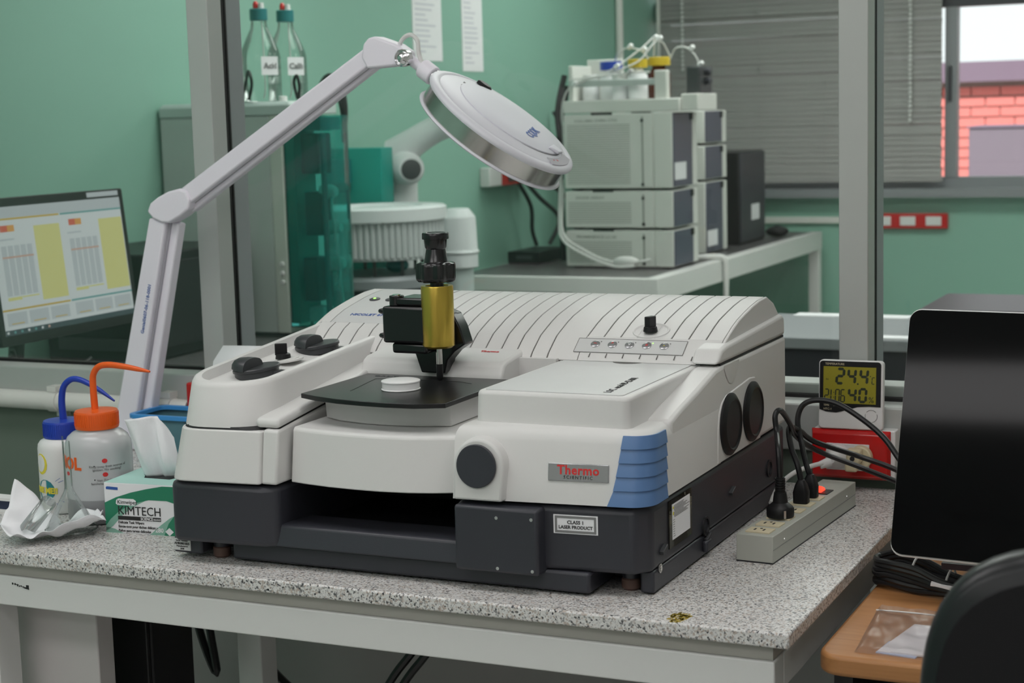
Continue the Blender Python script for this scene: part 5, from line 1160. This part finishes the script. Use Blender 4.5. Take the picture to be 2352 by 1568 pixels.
for i, pts in enumerate((((-2.10, 4.30, .72), (-2.115, 4.30, .55), (-2.10, 4.28, .30), (-2.07, 4.20, .14), (-1.98, 4.18, .075), (-1.88, 4.17, .035), (-1.78, 4.16, .03), (-1.70, 4.17, .04)), ((-2.09, 4.26, .45), (-2.10, 4.24, .20), (-2.06, 4.18, .11), (-1.95, 4.16, .05), (-1.84, 4.15, .015), (-1.76, 4.15, .018)))):
    tag(B().tube(pts, .006, 8).build('drain_tube', 'cable_white'), ('upper white drain tube sagging across the bottom module', 'lower white drain tube sagging across the bottom module')[i], 'tubing')
tag(B().sphere((-1.80, 4.17, .032), .028, 12, 8, sc=(1.9, .8, .8)).build('tube_coil', 'cable_white'), 'tangle of white tubing lying before the bottom module', 'tubing')
wx = thing('white_hose', 'white hose hanging over the rail of the far bench', 'hose', (-1.55, 4.62, 0))
B().tube([(-1.70, 4.55, .012), (-1.63, 4.58, .016), (-1.565, 4.60, .016), (-1.545, 4.60, -.01), (-1.545, 4.60, -.12), (-1.55, 4.60, -.26)], .011, 10).build('hose', 'cable_white', wx)
pcx = thing('computer_tower', 'black computer tower at the far end of the far bench', 'computer', (-1.83, 5.55, 0))
B().box(-1.93, -1.72, 5.34, 5.72, .0005, .405).build('case', 'black_plastic', pcx, bevel=.005); B().box(-1.72, -1.712, 5.345, 5.715, .01, .40).build('front_panel', 'base_grey', pcx, bevel=.003)
B().box(-1.7118, -1.711, 5.50, 5.62, .10, .17).build('paper_label', 'paper', pcx)
ms = thing('computer_mouse', 'black computer mouse on the far bench', 'mouse', (-1.69, 5.83, 0)); B().sphere((-1.69, 5.83, .0255), .055, 18, 10, sc=(1.0, .8, .45)).build('shell', 'black_plastic', ms); B().box(-1.700, -1.680, 5.82, 5.84, .045, .0525).build('wheel', 'dark_grey', ms)
ad = thing('adapter_box', 'flat black adapter box on the far bench by the green wall', 'adapter', (-2.35, 4.45, 0)); B().box(-2.38, -2.24, 4.35, 4.62, .0005, .050).build('case', 'black_plastic', ad, bevel=.006); B().box(-2.34, -2.27, 4.349, 4.3495, .02, .035).build('label', 'dark_grey', ad)
# wall furniture of the far room
ws = thing('wall_socket', 'red and white socket box on the green side wall with hanging cables', 'socket', (-2.40, 4.4, .35))
B().box(-2.429, -2.385, 4.22, 4.60, .315, .39).build('box', 'white_plastic', ws, bevel=.004); B().box(-2.386, -2.380, 4.33, 4.60, .315, .39).build('red_face', 'socket_red', ws, bevel=.002); B().box(-2.379, -2.375, 4.38, 4.50, .332, .372).build('insert', 'dark_grey', ws)
for i, pts in enumerate((((-2.38, 4.48, .32), (-2.36, 4.55, .22), (-2.37, 4.58, .12), (-2.36, 4.60, .055)), ((-2.38, 4.55, .32), (-2.35, 4.62, .25), (-2.30, 4.7, .16), (-2.33, 4.66, .055)), ((-2.38, 4.60, .34), (-2.33, 4.75, .28), (-2.28, 4.85, .18), (-2.25, 4.9, .02)), ((-2.40, 4.9, .60), (-2.30, 4.85, .45), (-2.26, 4.8, .25), (-2.27, 4.8, .03)), ((-2.09, 4.30, .74), (-2.115, 4.28, .60), (-2.10, 4.27, .45), (-2.12, 4.30, .25), (-2.12, 4.32, .02)), ((-2.095, 4.34, .70), (-2.13, 4.33, .52), (-2.125, 4.32, .30), (-2.14, 4.36, .02)))):
    tag(B().tube(pts, .009 if i < 4 else .012, 8).build('wall_cable', 'cable_black'), ('nearest black cable hanging from the side wall socket', 'second black cable hanging from the side wall socket', 'third black cable hanging from the side wall socket', 'black cable drooping along the wall behind the front stack', 'thick black cable running down the left of the front stack', 'second thick black cable behind the front stack')[i], 'cable', 'cables at the green side wall')
for i, (y0, y1, zb) in enumerate(((3.70, 3.93, .80), (4.10, 4.28, .765))):
    t = thing('wall_chart', ('left printed paper strip hanging on the green wall', 'right printed paper strip hanging on the green wall')[i], 'poster', (-2.428, (y0+y1)/2, zb), 'paper strips on the green wall')
    sh = B().box(-2.4295, -2.4275, y0, y1, zb, 1.25).build('sheet', 'paper', t)
    q = B()
    for k in range(22):
        z = zb+.03+k*.019; q.box(-2.4274, -2.4272, y0+.02, y0+.02+random.uniform(.4, .9)*(y1-y0-.04), z, z+.006)
    q.build('print_lines', 'faint_print', sh, smooth=False)
tag(B().cyl((-2.41, 5.72, FLOOR), (-2.41, 5.72, CEIL), .018, seg=14).build('riser_pipe', 'pvc'), 'white vertical pipe in the corner of the far room', 'pipe')
tag(B().cyl((-2.37, 6.14, FLOOR), (-2.37, 6.14, CEIL), .010, seg=12).build('thin_riser_pipe', 'pvc'), 'thin white vertical pipe beside the venetian blind', 'pipe')
tag(B().box(-2.43, -1.30, 6.225, 6.25, .035, .065).build('wall_conduit', 'pvc', bevel=.003), 'white cable conduit low on the far wall', 'conduit')
rs3 = thing('red_socket_strip', 'red three-outlet socket strip on the far wall under the window', 'socket', (-1.15, 6.24, .015))
B().box(-1.36, -.985, 6.215, 6.249, .012, .083).build('strip', 'socket_red', rs3, bevel=.003)
for x in (-1.32, -1.205, -1.085): B().box(x, x+.072, 6.210, 6.2145, .026, .069).build('outlet', 'white_plastic', rs3, bevel=.002)
# grey desk right behind the partition
gd = thing('grey_desk', 'long grey desk with dark front standing behind the partition', 'desk', (0, 2.7, FLOOR))
B().box(-1.25, 1.6, 2.47, 2.97, -.030, 0).build('desk_top', 'aluminium_dark', gd, bevel=.003); B().box(-1.24, 1.59, 2.50, 2.53, -.62, -.0305).build('front_panel', 'base_grey', gd)
B().box(-1.24, 1.59, 2.49, 2.4995, -.17, -.155).build('panel_rail', 'base_dark', gd)
for x in (-1.2, 1.5): B().box(x, x+.05, 2.54, 2.94, FLOOR, -.0305).build('leg', 'base_grey', gd)
for i, (x0, x1, y0, y1, l) in enumerate(((-.80, -.60, 2.90, 2.965, 'white paper sheet at the back of the grey desk left of the mullion'), (-.60, -.47, 2.89, 2.96, 'white paper sheet at the back of the grey desk nearest the mullion'), (-.46, -.25, 2.475, 2.53, 'white paper sheet at the front edge of the grey desk'))):
    tag(B().box(x0, x1, y0, y1, .0005, .0045).build('paper_sheet', 'paper'), l, 'paper', 'papers on the grey desk')
prn = thing('flat_printer', 'low dark glossy printer on the grey desk behind the monitor', 'printer', (-.1, 2.7, 0))
B().loft([rr(-.365, .15, 2.55, 2.93, .012, .0008), rr(-.365, .15, 2.55, 2.93, .012, .060)]).build('body', 'black_plastic', prn, bevel=.002); B().loft([rr(-.372, .157, 2.543, 2.937, .012, .0605), rr(-.372, .157, 2.543, 2.937, .012, .072)]).build('lid', 'black_pink_sheen', prn, bevel=.003)
# ------------------------------------------------------------------ tidy helper properties
for o in bpy.data.objects:
    if '_o' in o: del o['_o']
